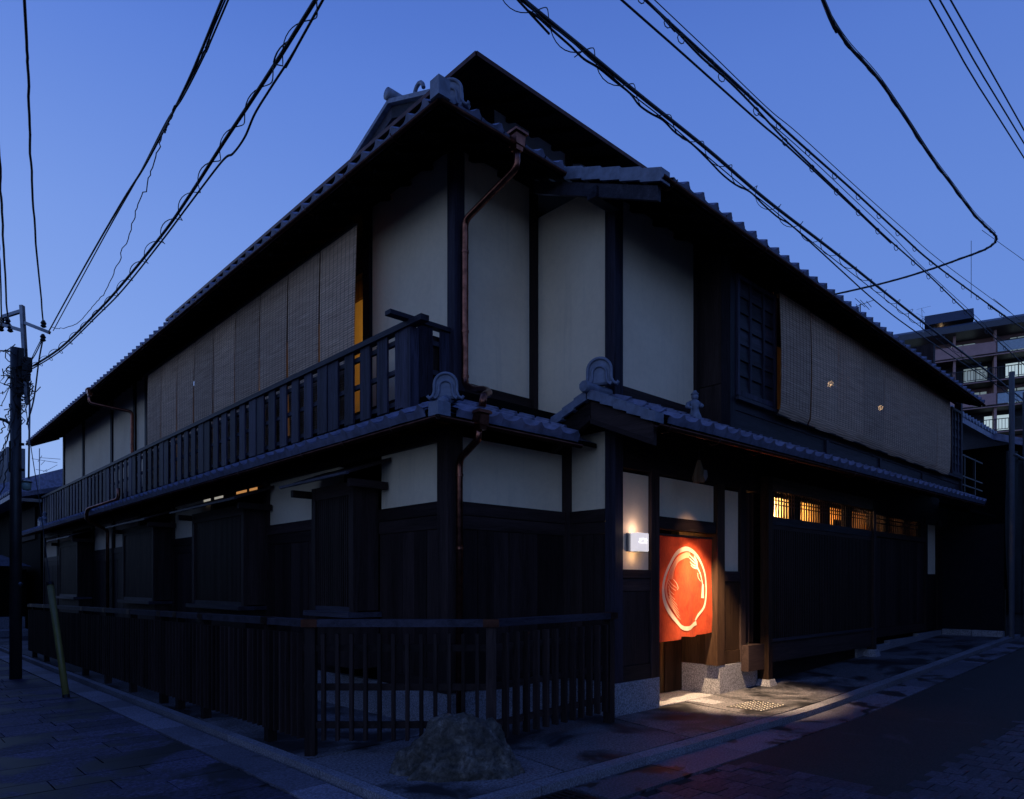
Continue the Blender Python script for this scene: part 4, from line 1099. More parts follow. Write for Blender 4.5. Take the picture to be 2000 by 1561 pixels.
def figurine(loc, rz, s, lab):
    o = empty('roof_guardian_figurine', loc, lab, 'figurine', 'clay guardian figures on the lower roof', rz)
    o.scale = (s, s, s)
    MB().lathe([(.085, 0), (.095, .03), (.085, .09), (.060, .15), (.055, .19), (.07, .24), (.055, .29), (.03, .31)], (0, 0, 0), 14).build('robed_body', M['tile_edge'], o, smooth=True)
    MB().lathe([(.02, .30), (.045, .325), (.048, .355), (.035, .385), (.012, .40)], (0, 0, 0), 12).build('head', M['tile_edge'], o, smooth=True)
    MB().lathe([(.052, .375), (.054, .385), (.03, .41), (.02, .43)], (0, 0, 0), 10).build('hat', M['tile_edge'], o)
    MB().tube([(-.045, 0, .27), (-.11, -.02, .24), (-.14, -.05, .20), (-.09, -.09, .17)], [.028, .03, .028, .016], 8).build('arm', M['tile_edge'], o, smooth=True)
    MB().tube([(.045, 0, .27), (.085, -.04, .22), (.04, -.09, .20)], [.028, .026, .018], 8).build('arm', M['tile_edge'], o, smooth=True)
    MB().tube([(-.10, -.09, .06), (-.09, -.09, .28)], .007, 6).build('sword', M['tile_edge'], o)
    for sx in (-.05, .05): MB().tube([(sx, 0, .03), (sx * 1.3, -.07, .0)], [.03, .02], 8).build('foot', M['tile_edge'], o, smooth=True)
p = at_y(1357, 808, -.98); figurine((p.x, p.y, zlw(p.x, p.y) + .02), math.radians(-30), .85, 'small grey clay guardian figure standing on the lower roof over the entrance')
figurine((-.28, 18.3, zll(-.28, 18.3) + .03), math.radians(-50), 1.0, 'small grey clay guardian figure at the far left end of the lower roof')

# ------------------------------------------------------------------ lights of the house (room and entrance lamps, plus one added curtain spot)
warm_lamp('entrance_downlight', 'SPOT', (2.95, -1.12, 2.72), 1100, (1, .72, .42), .03, (3.72, -.88, 0), 54, .7)
warm_lamp('curtain_fill_spot', 'SPOT', (3.12, -1.32, 2.78), 46, (1, .62, .36), .04, (3.12, -.62, 1.40), 52, .9)  # added spot brightening the curtain front; no fitting stands there
warm_lamp('entrance_room_light', 'POINT', (3.0, .35, 1.9), 40, (1, .60, .22), .06)
warm_lamp('entrance_ceiling_light', 'SPOT', (3.2, -.33, 2.14), 85, (1, .68, .34), .03, (3.25, -.42, 0), 100, .5)
warm_lamp('front_room_light', 'POINT', (7.25, .14, 2.66), 75, (1, .72, .40), .05)
warm_lamp('front_room_light', 'POINT', (8.5, .10, 2.70), 14, (1, .55, .20), .05)
warm_lamp('front_room_light', 'POINT', (9.8, .10, 2.70), 5, (1, .42, .12), .05)
warm_lamp('front_room_light', 'POINT', (11.3, -.1, 2.70), 3, (1, .42, .12), .05)
warm_lamp('slot_light', 'POINT', (4.75, -.25, 2.2), 20.0, (1, .50, .16), .04)
warm_lamp('upper_room_light', 'SPOT', (.80, 3.3, 5.3), 26, (1, .58, .14), .05, (1.6, 4.2, 5.0), 110, .6)
warm_lamp('upper_room_light', 'POINT', (1.2, 8.0, 4.6), 4, (1, .7, .45), .08)
warm_lamp('bay_room_light', 'POINT', (4.9, .6, 4.9), 3, (1, .38, .12), .08)

# ------------------------------------------------------------------ wooden fence round the corner
fn = empty('wooden_fence', (0, 0, 0), 'low dark slatted wooden fence with copper capped rail running round the corner', 'fence')
def fence_run(p, q, n_slats, posts, endcaps=True):
    p = Vector((*p, 0)); q = Vector((*q, 0)); d = (q - p); L = d.length; d.normalize(); nrm = Vector((-d.y, d.x, 0)); ang = math.atan2(d.y, d.x)
    def zz(v): return gz(v.x, v.y)
    me = MB().box(-.014, .014, -.030, .030, .13, 1.0).mesh('slat', M['dark_v'])
    for i in range(n_slats):
        c = p + d * (L * (i + 1) / (n_slats + 1)) - nrm * .035
        inst('slat', me, fn, Matrix.Translation((c.x, c.y, zz(c))) @ Matrix.Rotation(ang, 4, 'Z'))
    for z0 in (.25, .56, .88):
        MB().bar(p + Vector((0, 0, zz(p) + z0)), q + Vector((0, 0, zz(q) + z0)), .035, .055).build('cross_rail', M['dark_x'], fn)
    MB().bar(p - nrm * .01 + Vector((0, 0, zz(p) + 1.085)), q - nrm * .01 + Vector((0, 0, zz(q) + 1.085)), .11, .06).build('top_rail', M['rail_x'], fn)
    for t in posts:
        c = p + d * t
        MB().box(-.042, .042, -.042, .042, -.02, 1.054).build('post', M['dark_v'], fn).matrix_local = Matrix.Translation((c.x, c.y, zz(c))) @ Matrix.Rotation(ang, 4, 'Z')
        if t not in (0,): 
            pass
        MB().box(-.065, .065, -.068, .048, 1.054, 1.118).build('copper_cap', M['copper_dark'], fn).matrix_local = Matrix.Translation((c.x, c.y, zz(c))) @ Matrix.Rotation(ang, 4, 'Z') @ Matrix.Diagonal((1, 1, 1, 1))
ca_ = Vector((-1.44, -.03)); cb_ = Vector((-.36, -1.04))
fence_run((-1.46, 12.6), (-1.44, -.03), 112, [12.6 - t for t in (12.15, 10.9, 7.7, 6.3, 5.02, 3.73, 3.14, 2.33, .737)])
fence_run(tuple(ca_), tuple(cb_), 12, [0, (cb_ - ca_).length])
fence_run(tuple(cb_), (1.42, -.84), 12, [1.78])

# ------------------------------------------------------------------ rock
rk = MB()
import bmesh
bm_ = bmesh.new(); bmesh.ops.create_icosphere(bm_, subdivisions=6, radius=1)
for v in bm_.verts:
    c = v.co.copy()
    k = 1 + .22 * noise.noise(c * 1.4 + Vector((3, 1, 7))) + .16 * noise.noise(c * 3.1) - .08 * abs(noise.noise(c * 4.5)) + .05 * noise.noise(c * 8) + .028 * noise.noise(c * 17) + .02 * noise.noise(c * 34)
    x, yy, z = c.x * k, c.y * k, c.z * k
    if z > 0: f_ = 1 - .22 * z; x *= f_; yy *= f_
    x -= .10 * max(0, -c.z + .3) * .0
    v.co = Vector((x * .45 + (-.06 * (1 - z) if x < 0 else 0), yy * .27, max(z, -.15) * .42))
me = bpy.data.meshes.new('rock'); bm_.to_mesh(me); bm_.free(); me.materials.append(M['rock'])
for p_ in me.polygons: p_.use_smooth = True
rock = bpy.data.objects.new('boulder', me); COL.objects.link(rock); rock.location = (-.845, -1.27, .0); rock.rotation_euler = (0, 0, math.radians(-43))
tag(rock, 'rough mossy natural rock set on the pavement corner in front of the fence', 'rock')

# ------------------------------------------------------------------ utility pole, street lamp, guard
PX, PY = -2.28, 8.5
pg = gz(PX, PY) - .056
pole = empty('utility_pole', (PX, PY, pg), 'dark slim utility pole with steel head frame and tangled cables at the left edge', 'utility pole')
dP = (PX - CAMX) * FX + (PY - CAMY) * FY
def pz(v): return EYE + (HV - v) / F * dP - pg
def pl_(u, v): q = at_depth(u, v, dP); return Vector((q.x - PX, q.y - PY, q.z - pg))
MB().tube([(0, 0, 0), (0, 0, pz(680))], [.088, .076], 16).build('pole_shaft', M['polewood'], pole, smooth=True)
a = pl_(43, 597); b = pl_(54, 790)
MB().bar(b, a, .07, .05).build('head_channel', M['steel'], pole)
for (u0, v0, u1, v1) in ((6, 619, 41, 608), (0, 633, 44, 646), (49, 631, 97, 650)):
    MB().bar(pl_(u0, v0), pl_(u1, v1), .05, .05).build('crossarm', M['steel'], pole)
def insul(u, v):
    q = pl_(u, v); MB().lathe([(.02, -.06), (.045, -.04), (.03, -.01), (.045, .01), (.03, .04), (.02, .06)], q, 10).build('insulator', M['iron'], pole)
for u, v in ((15, 628), (20, 642), (2, 640), (85, 633), (84, 660), (4, 626)): insul(u, v)
for k, (u0, v0, w0, h0) in enumerate(((52, 712, .14, .22), (33, 735, .16, .26), (44, 700, .12, .3), (36, 760, .14, .16), (50, 735, .12, .14))):
    q = pl_(u0, v0); MB().box(q.x - w0 / 2, q.x + w0 / 2, q.y - .06, q.y + .06, q.z - h0 / 2, q.z + h0 / 2).build('junction_box', M['iron'], pole)
tg = MB()
for k in range(34):
    u0, v0 = random.uniform(24, 60), random.uniform(700, 790); pts = [pl_(u0, v0)]
    for j in range(6):
        u0 += random.uniform(-9, 7); v0 += random.uniform(-14, 16); u0 = max(-5, min(66, u0)); q = pl_(u0, v0); q += Vector((random.uniform(-.12, .12), random.uniform(-.12, .12), 0)); pts.append(q)
    tg.tube(pts, .008, 5)
tg.build('loose_cables', M['cable'], pole, kind='stuff')
pipe([pl_(58, 790), pl_(56, 935)], .014, pole, 'conduit', 'steel')
MB().lathe([(.012, -.05), (.035, -.02), (.05, .02), (.02, .05)], pl_(38, 1142), 10).build('bracket_knob', M['steel'], pole)
sl = empty('street_lamp', (PX, PY, pg), 'olive cylinder street lamp with a curved arm strapped to the utility pole', 'street lamp')
q0 = pl_(28, 893)
MB().lathe([(.05, -.26), (.075, -.25), (.075, .25), (.05, .27)], q0, 16).build('housing', M['olive'], sl, smooth=False)
pts = [pl_(u, v) for u, v in ((27, 866), (27, 850), (25.5, 838), (20, 828), (10, 821), (-2, 818), (-20, 817), (-40, 820))]
MB().tube(pts, .025, 10).build('curved_arm', M['olive'], sl, smooth=True)
for v in (868, 918): MB().bar(pl_(33, v), pl_(46, v), .04, .04).build('bracket', M['iron'], sl)
sm = empty('small_pole_lamp', (PX, PY, pg), 'small pale green glass lamp under the street lamp on the pole', 'lamp')
q1 = pl_(52, 948)
MB().lathe([(.03, -.085), (.062, -.07), (.07, .03), (.05, .05)], q1, 12).build('glass', M['paleglass'], sm, smooth=True)
MB().lathe([(.085, .05), (.08, .062), (.02, .085)], q1, 12).build('cap', M['olive'], sm)
MB().bar(pl_(44, 939), pl_(53, 939), .03, .03).build('arm', M['iron'], sm)

# yellow guard on the stay wire
gg = Vector((-2.12, 5.56, gz(-2.1, 5.5) - .056))
dg = (gg.x - CAMX) * FX + (gg.y - CAMY) * FY
tg_ = at_depth(98, 1142, dg + .5)
gd = empty('guy_wire_guard', gg, 'leaning yellow plastic guard round the stay wire of the pole', 'cable guard')
MB().tube([(0, 0, 0), tuple(tg_ - gg)], .043, 14).build('sleeve', M['yellow'], gd, smooth=True)
MB().tube([(0, 0, -.01), tuple((tg_ - gg) * .02)], .046, 14).build('foot_band', M['iron'], gd)
MB().tube([tuple((tg_ - gg) * .99), tuple((tg_ - gg) * 1.015)], .047, 14).build('top_band', M['iron'], gd)

# ------------------------------------------------------------------ cables
def spline(P_, n=8):
    R = []
    for i in range(len(P_) - 1):
        p0 = P_[max(0, i - 1)]; p1 = P_[i]; p2 = P_[i + 1]; p3 = P_[min(len(P_) - 1, i + 2)]
        for k in range(n):
            t = k / n
            R.append(.5 * ((2 * p1) + (p2 - p0) * t + (2 * p0 - 5 * p1 + 4 * p2 - p3) * t * t + (3 * p1 - p0 - 3 * p2 + p3) * t ** 3))
    R.append(P_[-1]); return R
def cpath(px, z=None, d0=None, d1=None, ext=(6, 6), n=8):
    P_ = []
    if z is not None:
        if not isinstance(z, tuple): z = (z, z)
        for i, (u, v) in enumerate(px): P_.append(at_z(u, v, z[0] + (z[1] - z[0]) * i / (len(px) - 1)))
    else:
        L = [0]
        for a, b in zip(px[:-1], px[1:]): L.append(L[-1] + math.hypot(a[0] - b[0], a[1] - b[1]))
        for i, (u, v) in enumerate(px):
            t = L[i] / L[-1]; P_.append(at_depth(u, v, 1 / ((1 - t) / d0 + t / d1)))
    if ext[0]: P_.insert(0, P_[0] + (P_[0] - P_[1]).normalized() * ext[0])
    if ext[1]: P_.append(P_[-1] + (P_[-1] - P_[-2]).normalized() * ext[1])
    return spline(P_, n)
def cable(paths, lab, name='overhead_cable', helix=None, rings=None, grp=None):
    """paths: [(points, radius)]; helix=(index, radius, pitch) for a spiral hanger; rings=(index, radius, step)"""
    o = empty(name, paths[0][0][0], lab, 'cable', grp); base = Vector(paths[0][0][0])
    for pts, r in paths:
        MB().tube([p - base for p in pts], r, 6).build('strand', M['cable'], o, smooth=True)
    for spec, kind in ((helix, 'h'), (rings, 'r')):
        if not spec: continue
        idx, rad, step = spec; pts = paths[idx][0]; mb = MB(); s = 0; acc = 0; out = []
        for a, b in zip(pts[:-1], pts[1:]):
            L = (b - a).length; d = (b - a).normalized(); side = d.cross(Vector((0, 0, 1))).normalized(); up = side.cross(d)
            if kind == 'h':
                m = max(1, int(L / (step / 18)))
                for k in range(m):
                    ss = s + L * k / m; an = 2 * math.pi * ss / step
                    rr = rad * (1 + .25 * math.sin(ss * 1.3)); out.append(a + d * (L * k / m) - base + side * (rr * math.cos(an)) + up * (rr * math.sin(an) - rad * .45))
            else:
                k = math.ceil(s / step) * step
                while k < s + L:
                    c = a + d * (k - s) - base - up * rad * .6; ring_ = [c + side * (rad * math.cos(t * .785) * .35) + up * (rad * math.sin(t * .785)) + d * (rad * .8 * math.cos(t * .785)) for t in range(9)]
                    mb.tube(ring_, .005, 5, caps=False); k += step
            s += L
        if kind == 'h': mb.tube(out, .0045, 4)
        mb.build('spiral_hanger' if kind == 'h' else 'cable_rings', M['cable'], o, kind='stuff')
    return o
def wob(pts, a, f, seed):
    f = f * .8
    return [p + Vector((noise.noise(Vector((i * f, seed, 0))) * a, noise.noise(Vector((i * f, seed, 9))) * a, noise.noise(Vector((i * f, seed, 20))) * a)) for i, p in enumerate(pts)]
DP = dP
cable([(wob(cpath([(48, -10), (55, 150), (60, 300), (68, 450), (85, 632)], None, 5.2, DP, (5, 0)), .016, .5, 1), .011)], 'single cable dropping steeply from the top left to the pole arm')
cable([(wob(cpath([(-6, 220), (3, 400), (8, 500), (15, 628)], None, 6.2, DP, (6, 0)), .016, .5, 2), .012)], 'cable skimming the left frame edge, ending at the upper arm of the pole')
cable([(wob(cpath([(-8, 430), (0, 520), (3, 640)], None, 7, DP, (6, 0)), .016, .5, 3), .010)], 'outermost thin cable on the left frame edge')
cable([(cpath([(437, -8), (395, 95), (355, 185), (285, 320), (235, 400), (160, 530), (95, 648)], None, 4.8, DP, (6, 0)), .010),
       (cpath([(449, -8), (405, 95), (357, 190), (325, 238), (270, 345), (205, 460), (104, 646)], None, 4.85, DP, (6, 0)), .007),
       (wob(cpath([(443, -8), (408, 80), (385, 130), (358, 180), (330, 236), (322, 260)], None, 4.8, 6.2, (6, 0)), .02, .6, 4), .006)],
      'twisted trio of cables crossing the upper left sky down to the pole arm')
cable([(wob(cpath([(328, 240), (312, 280), (296, 335), (270, 400), (255, 450), (228, 520), (205, 570), (180, 600), (150, 632), (118, 642), (104, 640)], None, 6.0, DP, (0, 0)), .03, .6, 5), .005)],
      'thin slack wire sagging beside the twisted trio at the left')
cable([(cpath([(620, -6), (560, 90), (489, 200), (437, 278), (369, 384), (318, 457), (238, 556), (191, 608), (120, 678), (66, 714)], None, 4.6, DP, (7, 0)), .015),
       (cpath([(634, -6), (575, 100), (530, 170), (498, 222), (478, 268), (455, 300), (433, 316), (366, 404), (315, 472), (240, 566), (190, 617), (120, 684), (64, 720)], None, 4.55, DP, (7, 0)), .009)],
      'thick black cable with a spiral hanger running from the top to the left pole', helix=(0, .045, .55))
cable([(cpath([(84, 662), (76, 705), (66, 780), (52, 830)], None, DP, DP - .1, (0, 0)), .012), (cpath([(84, 660), (70, 690), (56, 712)], None, DP, DP - .05, (0, 0)), .008), (cpath([(82, 660), (62, 700), (50, 735)], None, DP, DP - .05, (0, 0)), .006)],
      'drop cable hanging from the end of the pole arm', 'service_drop_cable')
cable([(cpath([(51, 800), (60, 870), (80, 1000), (90, 1080), (98, 1145)], None, DP, dg + .5, (0, 0)), .006)], 'thin stay wire from the pole down to the yellow guard', 'stay_wire')
ld = [[(30, 770), (18, 800), (8, 830), (-6, 862)], [(26, 790), (20, 815), (14, 850), (-4, 905)], [(24, 800), (12, 870), (6, 905), (-5, 980)], [(38, 770), (30, 800), (8, 880), (-6, 925)], [(36, 720), (22, 745), (4, 790), (-8, 800)], [(34, 740), (16, 760), (4, 768), (-8, 770)], [(44, 820), (30, 860), (20, 900), (5, 950)], [(40, 700), (24, 690), (10, 685), (-8, 692)]]
cable([(wob(cpath(q, None, DP, DP - .3, (0, 1)), .05, .7, 30 + i), .006 + .003 * (i % 3 == 0)) for i, q in enumerate(ld)], 'fan of thin service cables leaving the pole off the left edge', 'service_cables')
# right side bundles
cable([(cpath([(1012, -8), (1141, 97), (1249, 186), (1383, 293), (1500, 393), (1639, 500), (1790, 620), (1925, 723), (2010, 790)], (6.0, 6.2), ext=(6, 25)), .019),
       (cpath([(1004, -8), (1030, 20), (1050, 33), (1080, 60), (1114, 90), (1140, 115), (1168, 132), (1200, 158), (1230, 182), (1248, 205), (1270, 221), (1295, 235), (1319, 259), (1350, 280), (1383, 312), (1410, 340), (1437, 361), (1465, 375), (1491, 400), (1520, 425), (1545, 440), (1590, 480), (1650, 535), (1700, 580), (1760, 628), (1850, 690), (1950, 755), (2010, 800)], (5.97, 6.15), ext=(6, 25), n=5), .010),
       (cpath([(1015, -8), (1060, 38), (1110, 75), (1150, 112), (1190, 145), (1235, 185), (1300, 236), (1370, 296), (1440, 355), (1500, 402), (1600, 484), (1700, 562), (1800, 640), (2010, 800)], (5.95, 6.15), ext=(6, 25), n=5), .006)],
      'thick cable bundle with spiral hanger sweeping just over the right hand roof', helix=(0, .062, .62))
cable([(cpath([(1205, -8), (1330, 102), (1480, 236), (1536, 284), (1651, 391), (1740, 475)], (6.6, 6.7), ext=(6, 0)), .011)], 'plain single cable below the ringed bundles on the right')
cable([(cpath([(1252, -8), (1303, 40), (1397, 126), (1437, 163), (1480, 203), (1551, 270), (1667, 373), (1758, 457), (1830, 520), (1969, 622), (2010, 650)], (6.6, 6.8), ext=(6, 30)), .014),
       (cpath([(1270, -8), (1384, 100), (1500, 212), (1560, 262), (1680, 372), (1770, 452), (1840, 512), (1975, 612), (2010, 640)], (6.68, 6.9), ext=(6, 30)), .005),
       (cpath([(1256, -8), (1310, 52), (1375, 110), (1430, 160), (1480, 206)], (6.55, 6.7), ext=(6, 0)), .008)],
      'upper ringed cable bundle on the right with a thin messenger wire', rings=(0, .042, .75))
cable([(cpath([(1330, 70), (1370, 112), (1425, 160), (1480, 216), (1540, 280), (1655, 391), (1726, 459), (1810, 534), (1893, 614), (2010, 722)], (6.45, 6.6), ext=(0, 30)), .011),
       (cpath([(1480, 222), (1530, 262), (1600, 325), (1660, 382), (1740, 458), (1800, 520), (1893, 606), (2010, 714)], (6.52, 6.66), ext=(0, 30)), .005)],
      'lower ringed cable bundle on the right beneath the messenger wire', rings=(0, .045, .75))
tw_ = cpath([(1604, -8), (1625, 40), (1660, 92), (1714, 152), (1765, 225), (1818, 306), (1860, 362), (1901, 417), (1925, 442), (1937, 453), (1944, 460), (1946, 467), (1942, 475), (1930, 484), (1913, 492), (1869, 508), (1830, 522), (1770, 541), (1710, 557), (1635, 574), (1560, 590)], (6.8, 6.9), ext=(6, 3), n=8)
cable([(tw_, .017), ([p + Vector((.014 * math.cos(i * .9), .014 * math.sin(i * .9), .014 * math.sin(i * .9 + 1))) for i, p in enumerate(tw_)], .012),
       ([p + Vector((0, 0, .045)) for p in tw_[: 90]], .004)],
      'heavy twisted cable that bends sharply at the right and returns over the roof')
cable([(cpath([(1946, 470), (2010, 516)], (6.9, 6.9), ext=(0, 20)), .004)], 'thin tie wire leading right from the bend of the twisted cable', 'tie_wire')
for k, (a, b, c, l) in enumerate((((1811, -8), (1900, 150), (2006, 318), 'left'), ((1831, -8), (1915, 140), (2006, 290), 'middle'), ((1852, -8), (1930, 130), (2006, 265), 'right'))):
    cable([(cpath([a, b, c], (8.5, 8.5), ext=(10, 20)), .010)], f'{l} one of three parallel wires in the top right corner', 'power_line', grp='three parallel wires at the top right')

# ------------------------------------------------------------------ TV antennas
def antenna(base, top, uvs, lab, m='steel'):
    o = empty('tv_antenna', base, lab, 'antenna'); base = Vector(base)
    MB().tube([(0, 0, 0), tuple(Vector(top) - base)], .02, 6).build('mast', M[m], o)
    el = MB()
    for a, b in uvs: el.tube([Vector(a) - base, Vector(b) - base], .010, 5)
    el.build('elements', M[m], o, kind='stuff'); return o
d = 30
L_ = lambda u, v: at_depth(u, v, d)
antenna(L_(77, 960), L_(77, 876), [(L_(62, 896), L_(112, 904)), (L_(78, 894), L_(118, 897)), (L_(70, 917), L_(92, 921)), (L_(82, 890), L_(74, 902)), (L_(88, 900), L_(80, 908)), (L_(112, 908), L_(90, 920)), (L_(84, 922), L_(92, 917))], 'spiky aerial on the roof seen under the left eave')
d = 24
antenna(L_(1680, 630), L_(1680, 594), [(L_(1668, 600), L_(1708, 586)), (L_(1670, 583), L_(1690, 600)), (L_(1680, 586), L_(1698, 605)), (L_(1692, 588), L_(1702, 600)), (L_(1672, 594), L_(1676, 602))], 'dark fishbone aerial sticking up behind the right hand roof', 'iron')
d = 60
antenna(L_(1803, 650), L_(1800, 602), [(L_(1790, 605), L_(1818, 598)), (L_(1795, 620), L_(1832, 614)), (L_(1800, 604), L_(1806, 612)), (L_(1790, 612), L_(1808, 622)), (L_(1800, 628), L_(1812, 618))], 'faint far aerial to the left of the apartment block roof')

# ------------------------------------------------------------------ apartment block far right
AD = 84.0
ap = empty('apartment_block', (0, 0, 0), 'tall brown apartment block with stepped balconies and pale windows at the right edge', 'apartment building')
pA = at_depth(1745, HV, 85); pB = at_depth(2085, HV, 76.5)
ux = (pB - pA); ux.z = 0; Lf = ux.length; ux.normalize(); nyv = Vector((-ux.y, ux.x, 0))   # ux along the facade, nyv away from us
apm = Matrix(((ux.x, nyv.x, 0, pA.x), (ux.y, nyv.y, 0, pA.y), (0, 0, 1, 0), (0, 0, 0, 1)))
ap.matrix_world = apm
def fx(u):          # facade coordinate from photo column
    a = (u - 1000) / F; r = Vector((RX * a + FX, RY * a + FY)); # solve cam + t r = pA + s ux
    A_ = r.x; B_ = -ux.x; C_ = pA.x - CAMX; D_ = r.y; E_ = -ux.y; G_ = pA.y - CAMY
    det = A_ * E_ - B_ * D_; t = (C_ * E_ - B_ * G_) / det; s = (A_ * G_ - D_ * C_) / det
    return s, t
def fz(u, v): s, t = fx(u); return EYE + (HV - v) / F * t
zroof = fz(1905, 640)
B('wall', M['pink'], ap, 0, Lf + 20, 3.2, 16, 0, zroof - .2)
MB().prism([(-.6, -1.0, zroof - .5), (-.6, -1.0, zroof + .2), (-.6, .6, zroof + .9), (-.6, 16, zroof + .9), (-.6, 16, zroof - .5)], (Lf + 22, 0, 0)).build('roof', M['aptroof'], ap)
s0 = fx(1806)[0]; s1 = fx(1903)[0]
MB().prism([(s0, 2.2, zroof + .5), (s0, 2.2, zroof + 1.3), (s0, .3, zroof + 1.3), (s0, 1.2, zroof + 2.7), (s0, 8, zroof + 3.0), (s0, 8, zroof + .5)], (s1 - s0, 0, 0)).build('penthouse', M['aptroof'], ap)
B('penthouse_lamp', M['winlit'], ap, fx(1837)[0], fx(1841)[0], 2.0, 2.18, zroof + .75, zroof + 1.1)
MB().tube([(s1 - .2, 2, zroof + 4.2), (s1 - .2, 2, zroof + 11)], .04, 6).build('mast', M['steel'], ap)
FHgt = (fz(1905, 672) - fz(1905, 822)) / 3
zt = fz(1905, 672)                       # top of the highest parapet
rnd = random.Random(5)
for f_ in range(0, 8):
    top = zt - f_ * FHgt
    if top < 1.5: break
    if f_ >= 0:
        dark = f_ % 2 == 1
        B('balcony_slab', M['aptdark'], ap, 0, Lf + 18, 0.2, 3.3, top - 1.55, top - 1.32)
        segs_ = [(0, .25, 'frost'), (.25, .62, 'pink'), (.62, .80, 'frost'), (.80, 1.5, 'pink')] if f_ % 2 == 0 else [(0, .18, 'pink'), (.18, .45, 'rail'), (.45, 1.5, 'rail')]
        for a, b, k in segs_:
            x0, x1 = a * Lf, min(b * Lf, Lf + 18) - .1
            if k == 'pink': B('parapet', M['pink'], ap, x0, x1, 0, .22, top - 1.3, top)
            elif k == 'frost':
                n = max(1, int((x1 - x0) / 1.6)); wd = (x1 - x0) / n
                for i in range(n): B('glass_panel', M['frost'], ap, x0 + i * wd + .06, x0 + (i + 1) * wd - .06, .05, .10, top - 1.25, top - .1)
                B('handrail', M['aptdark'], ap, x0, x1, .02, .14, top - .08, top)
            else:
                mb = MB().box(x0, x1, .02, .1, top - .08, top).box(x0, x1, .02, .1, top - 1.25, top - 1.18); xx = x0
                while xx < x1: mb.box(xx, xx + .05, .04, .08, top - 1.18, top - .08); xx += .3
                mb.build('railing', M['aptdark'], ap)
    # recess: windows above each parapet
    base = top - 1.3; B('recess_wall', M['aptdark'] if f_ % 2 else M['pink'], ap, 0, Lf + 18, 3.0, 3.19, base, base + FHgt - .3)
    xx = .8
    while xx < Lf + 12:
        wdt = rnd.uniform(1.4, 2.6); lit = rnd.random()
        if lit > .15:
            wn = empty('window', (xx, 2.95, base + .25), parent=ap)
            MB().box(0, wdt, -.05, .04, 0, 2.05).build('frame', M['aptdark'], wn)
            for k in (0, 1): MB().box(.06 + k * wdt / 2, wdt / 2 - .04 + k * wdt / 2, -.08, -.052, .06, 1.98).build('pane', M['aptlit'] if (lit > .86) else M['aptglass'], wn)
        xx += wdt + rnd.uniform(1.2, 3.5)
    for xx in (fx(1862)[0], fx(1942)[0]): B('divider', M['pink'], ap, xx, xx + .25, .25, 3.0, top - 1.3, top + FHgt - 1.6)
    B('balcony_edge', M['pink'], ap, 0, Lf + 18, -.15, .15, top - 1.62, top - 1.52)

# ------------------------------------------------------------------ neighbours on the right
nbr = empty('neighbour_house', (0, 0, 0), 'dark neighbouring house with a tiled roof edge past the right end of the townhouse', 'house')
g = gz(14, 0)
B('dark_wall', plain('dark_blue_panel_wall', (.011, .010, .014), .8, spec=.1), nbr, 13.12, 13.2, -1.78, -.30, g - .05, 2.66)
B('upper_wall', M['black'], nbr, 13.4, 20, 1.0, 1.2, 2.8, 6.6)
for a_, b_ in ((-1.80, -1.25), (-1.24, -.70)): B('low_plinth', M['granite'], nbr, 12.96, 13.10, a_, b_, g - .1, gz(13, 0) + .12)
MB().prism([(13.2, -.25, 5.66), (13.2, 3.5, 7.2), (13.2, 3.5, 7.05), (13.2, -.25, 5.52)], (6.8, 0, 0)).build('roof', M['tile'], nbr)
for i in range(22): MB().lathe([(.075, -.02), (.075, .3)], (13.35 + i * .30, -.25, 5.73), 10, 'y').build('eave_tile', M['tile_edge'], nbr)
deck('lower_roof', [(13.0, -1.2), (15.2, -1.2), (15.2, -.2), (13.0, -.2)], lambda x, y: 3.02 + .3 * (y + 1.2), .08, M['tile'], M['soffit'], nbr)
rl = empty('balcony_rail', (0, 0, 0), parent=nbr)
for z in (3.55, 3.75, 3.95, 4.45): B('rail_bar', M['iron'], rl, 13.2, 16.6, -.62, -.59, z, z + .03)
for xx in (13.3, 14.1, 15.0, 15.9): B('rail_post', M['iron'], rl, xx, xx + .05, -.62, -.57, 3.4, 5.2 if xx == 14.1 else 4.5)
B('upper_post', M['bay_v'], nbr, 13.05, 13.15, -.7, -.6, 3.3, 5.3)

tp = empty('tarpaulin_screen', (0, 0, 0), 'olive green tarpaulin hung on poles at the right edge of the street', 'screen')
mb = MB(); n = 60
pa = Vector((13.14, -1.85, 0)); pb_ = Vector((20.0, -1.95, 0))
for k in range(13):
    for i in range(n + 1):
        t = i / n; p_ = pa.lerp(pb_, t); z = (3.35 - .1 * t) * (1 - k / 12) + .45 + .06 * math.sin(i * .5) * (1 - k / 12)
        mb.v.append((p_.x, p_.y + .05 * math.sin(i * 1.1 + k * .3) + .03 * math.sin(i * 2.7), z + .35))
for k in range(12):
    for i in range(n): a = k * (n + 1) + i; mb.f.append((a, a + n + 1, a + n + 2, a + 1))
mb.build('sheet', M['net'], tp, smooth=True)
MB().box(13.2, 20, -1.80, -1.76, .3, 1.3).build('lower_board', plain('weathered_ply', (.035, .03, .025), .8), tp)
for i, xx in enumerate((13.05, 14.2, 15.6)):
    yy = -1.93 - .015 * (xx - 13.0)
    MB().tube([(xx, yy, .3), (xx, yy, (5.75, 5.55, 5.4)[i])], .05, 10).build('pole', M['bamboo'], tp)
MB().tube([(13.0, -1.99, 4.05), (20, -2.1, 3.95)], .025, 6).build('tie_pole', M['bamboo'], tp)
fr = empty('far_house', (0, 0, 0), 'dark tiled house further along the right street behind the poles', 'house')
MB().prism([(19.5, -1.5, 5.25), (19.5, 3.5, 7.2), (19.5, 3.5, 7.0), (19.5, -1.5, 5.05)], (14, 0, 0)).build('roof', M['tile'], fr)
B('wall', M['black'], fr, 19.8, 33, -.9, 3, 0, 5.4)
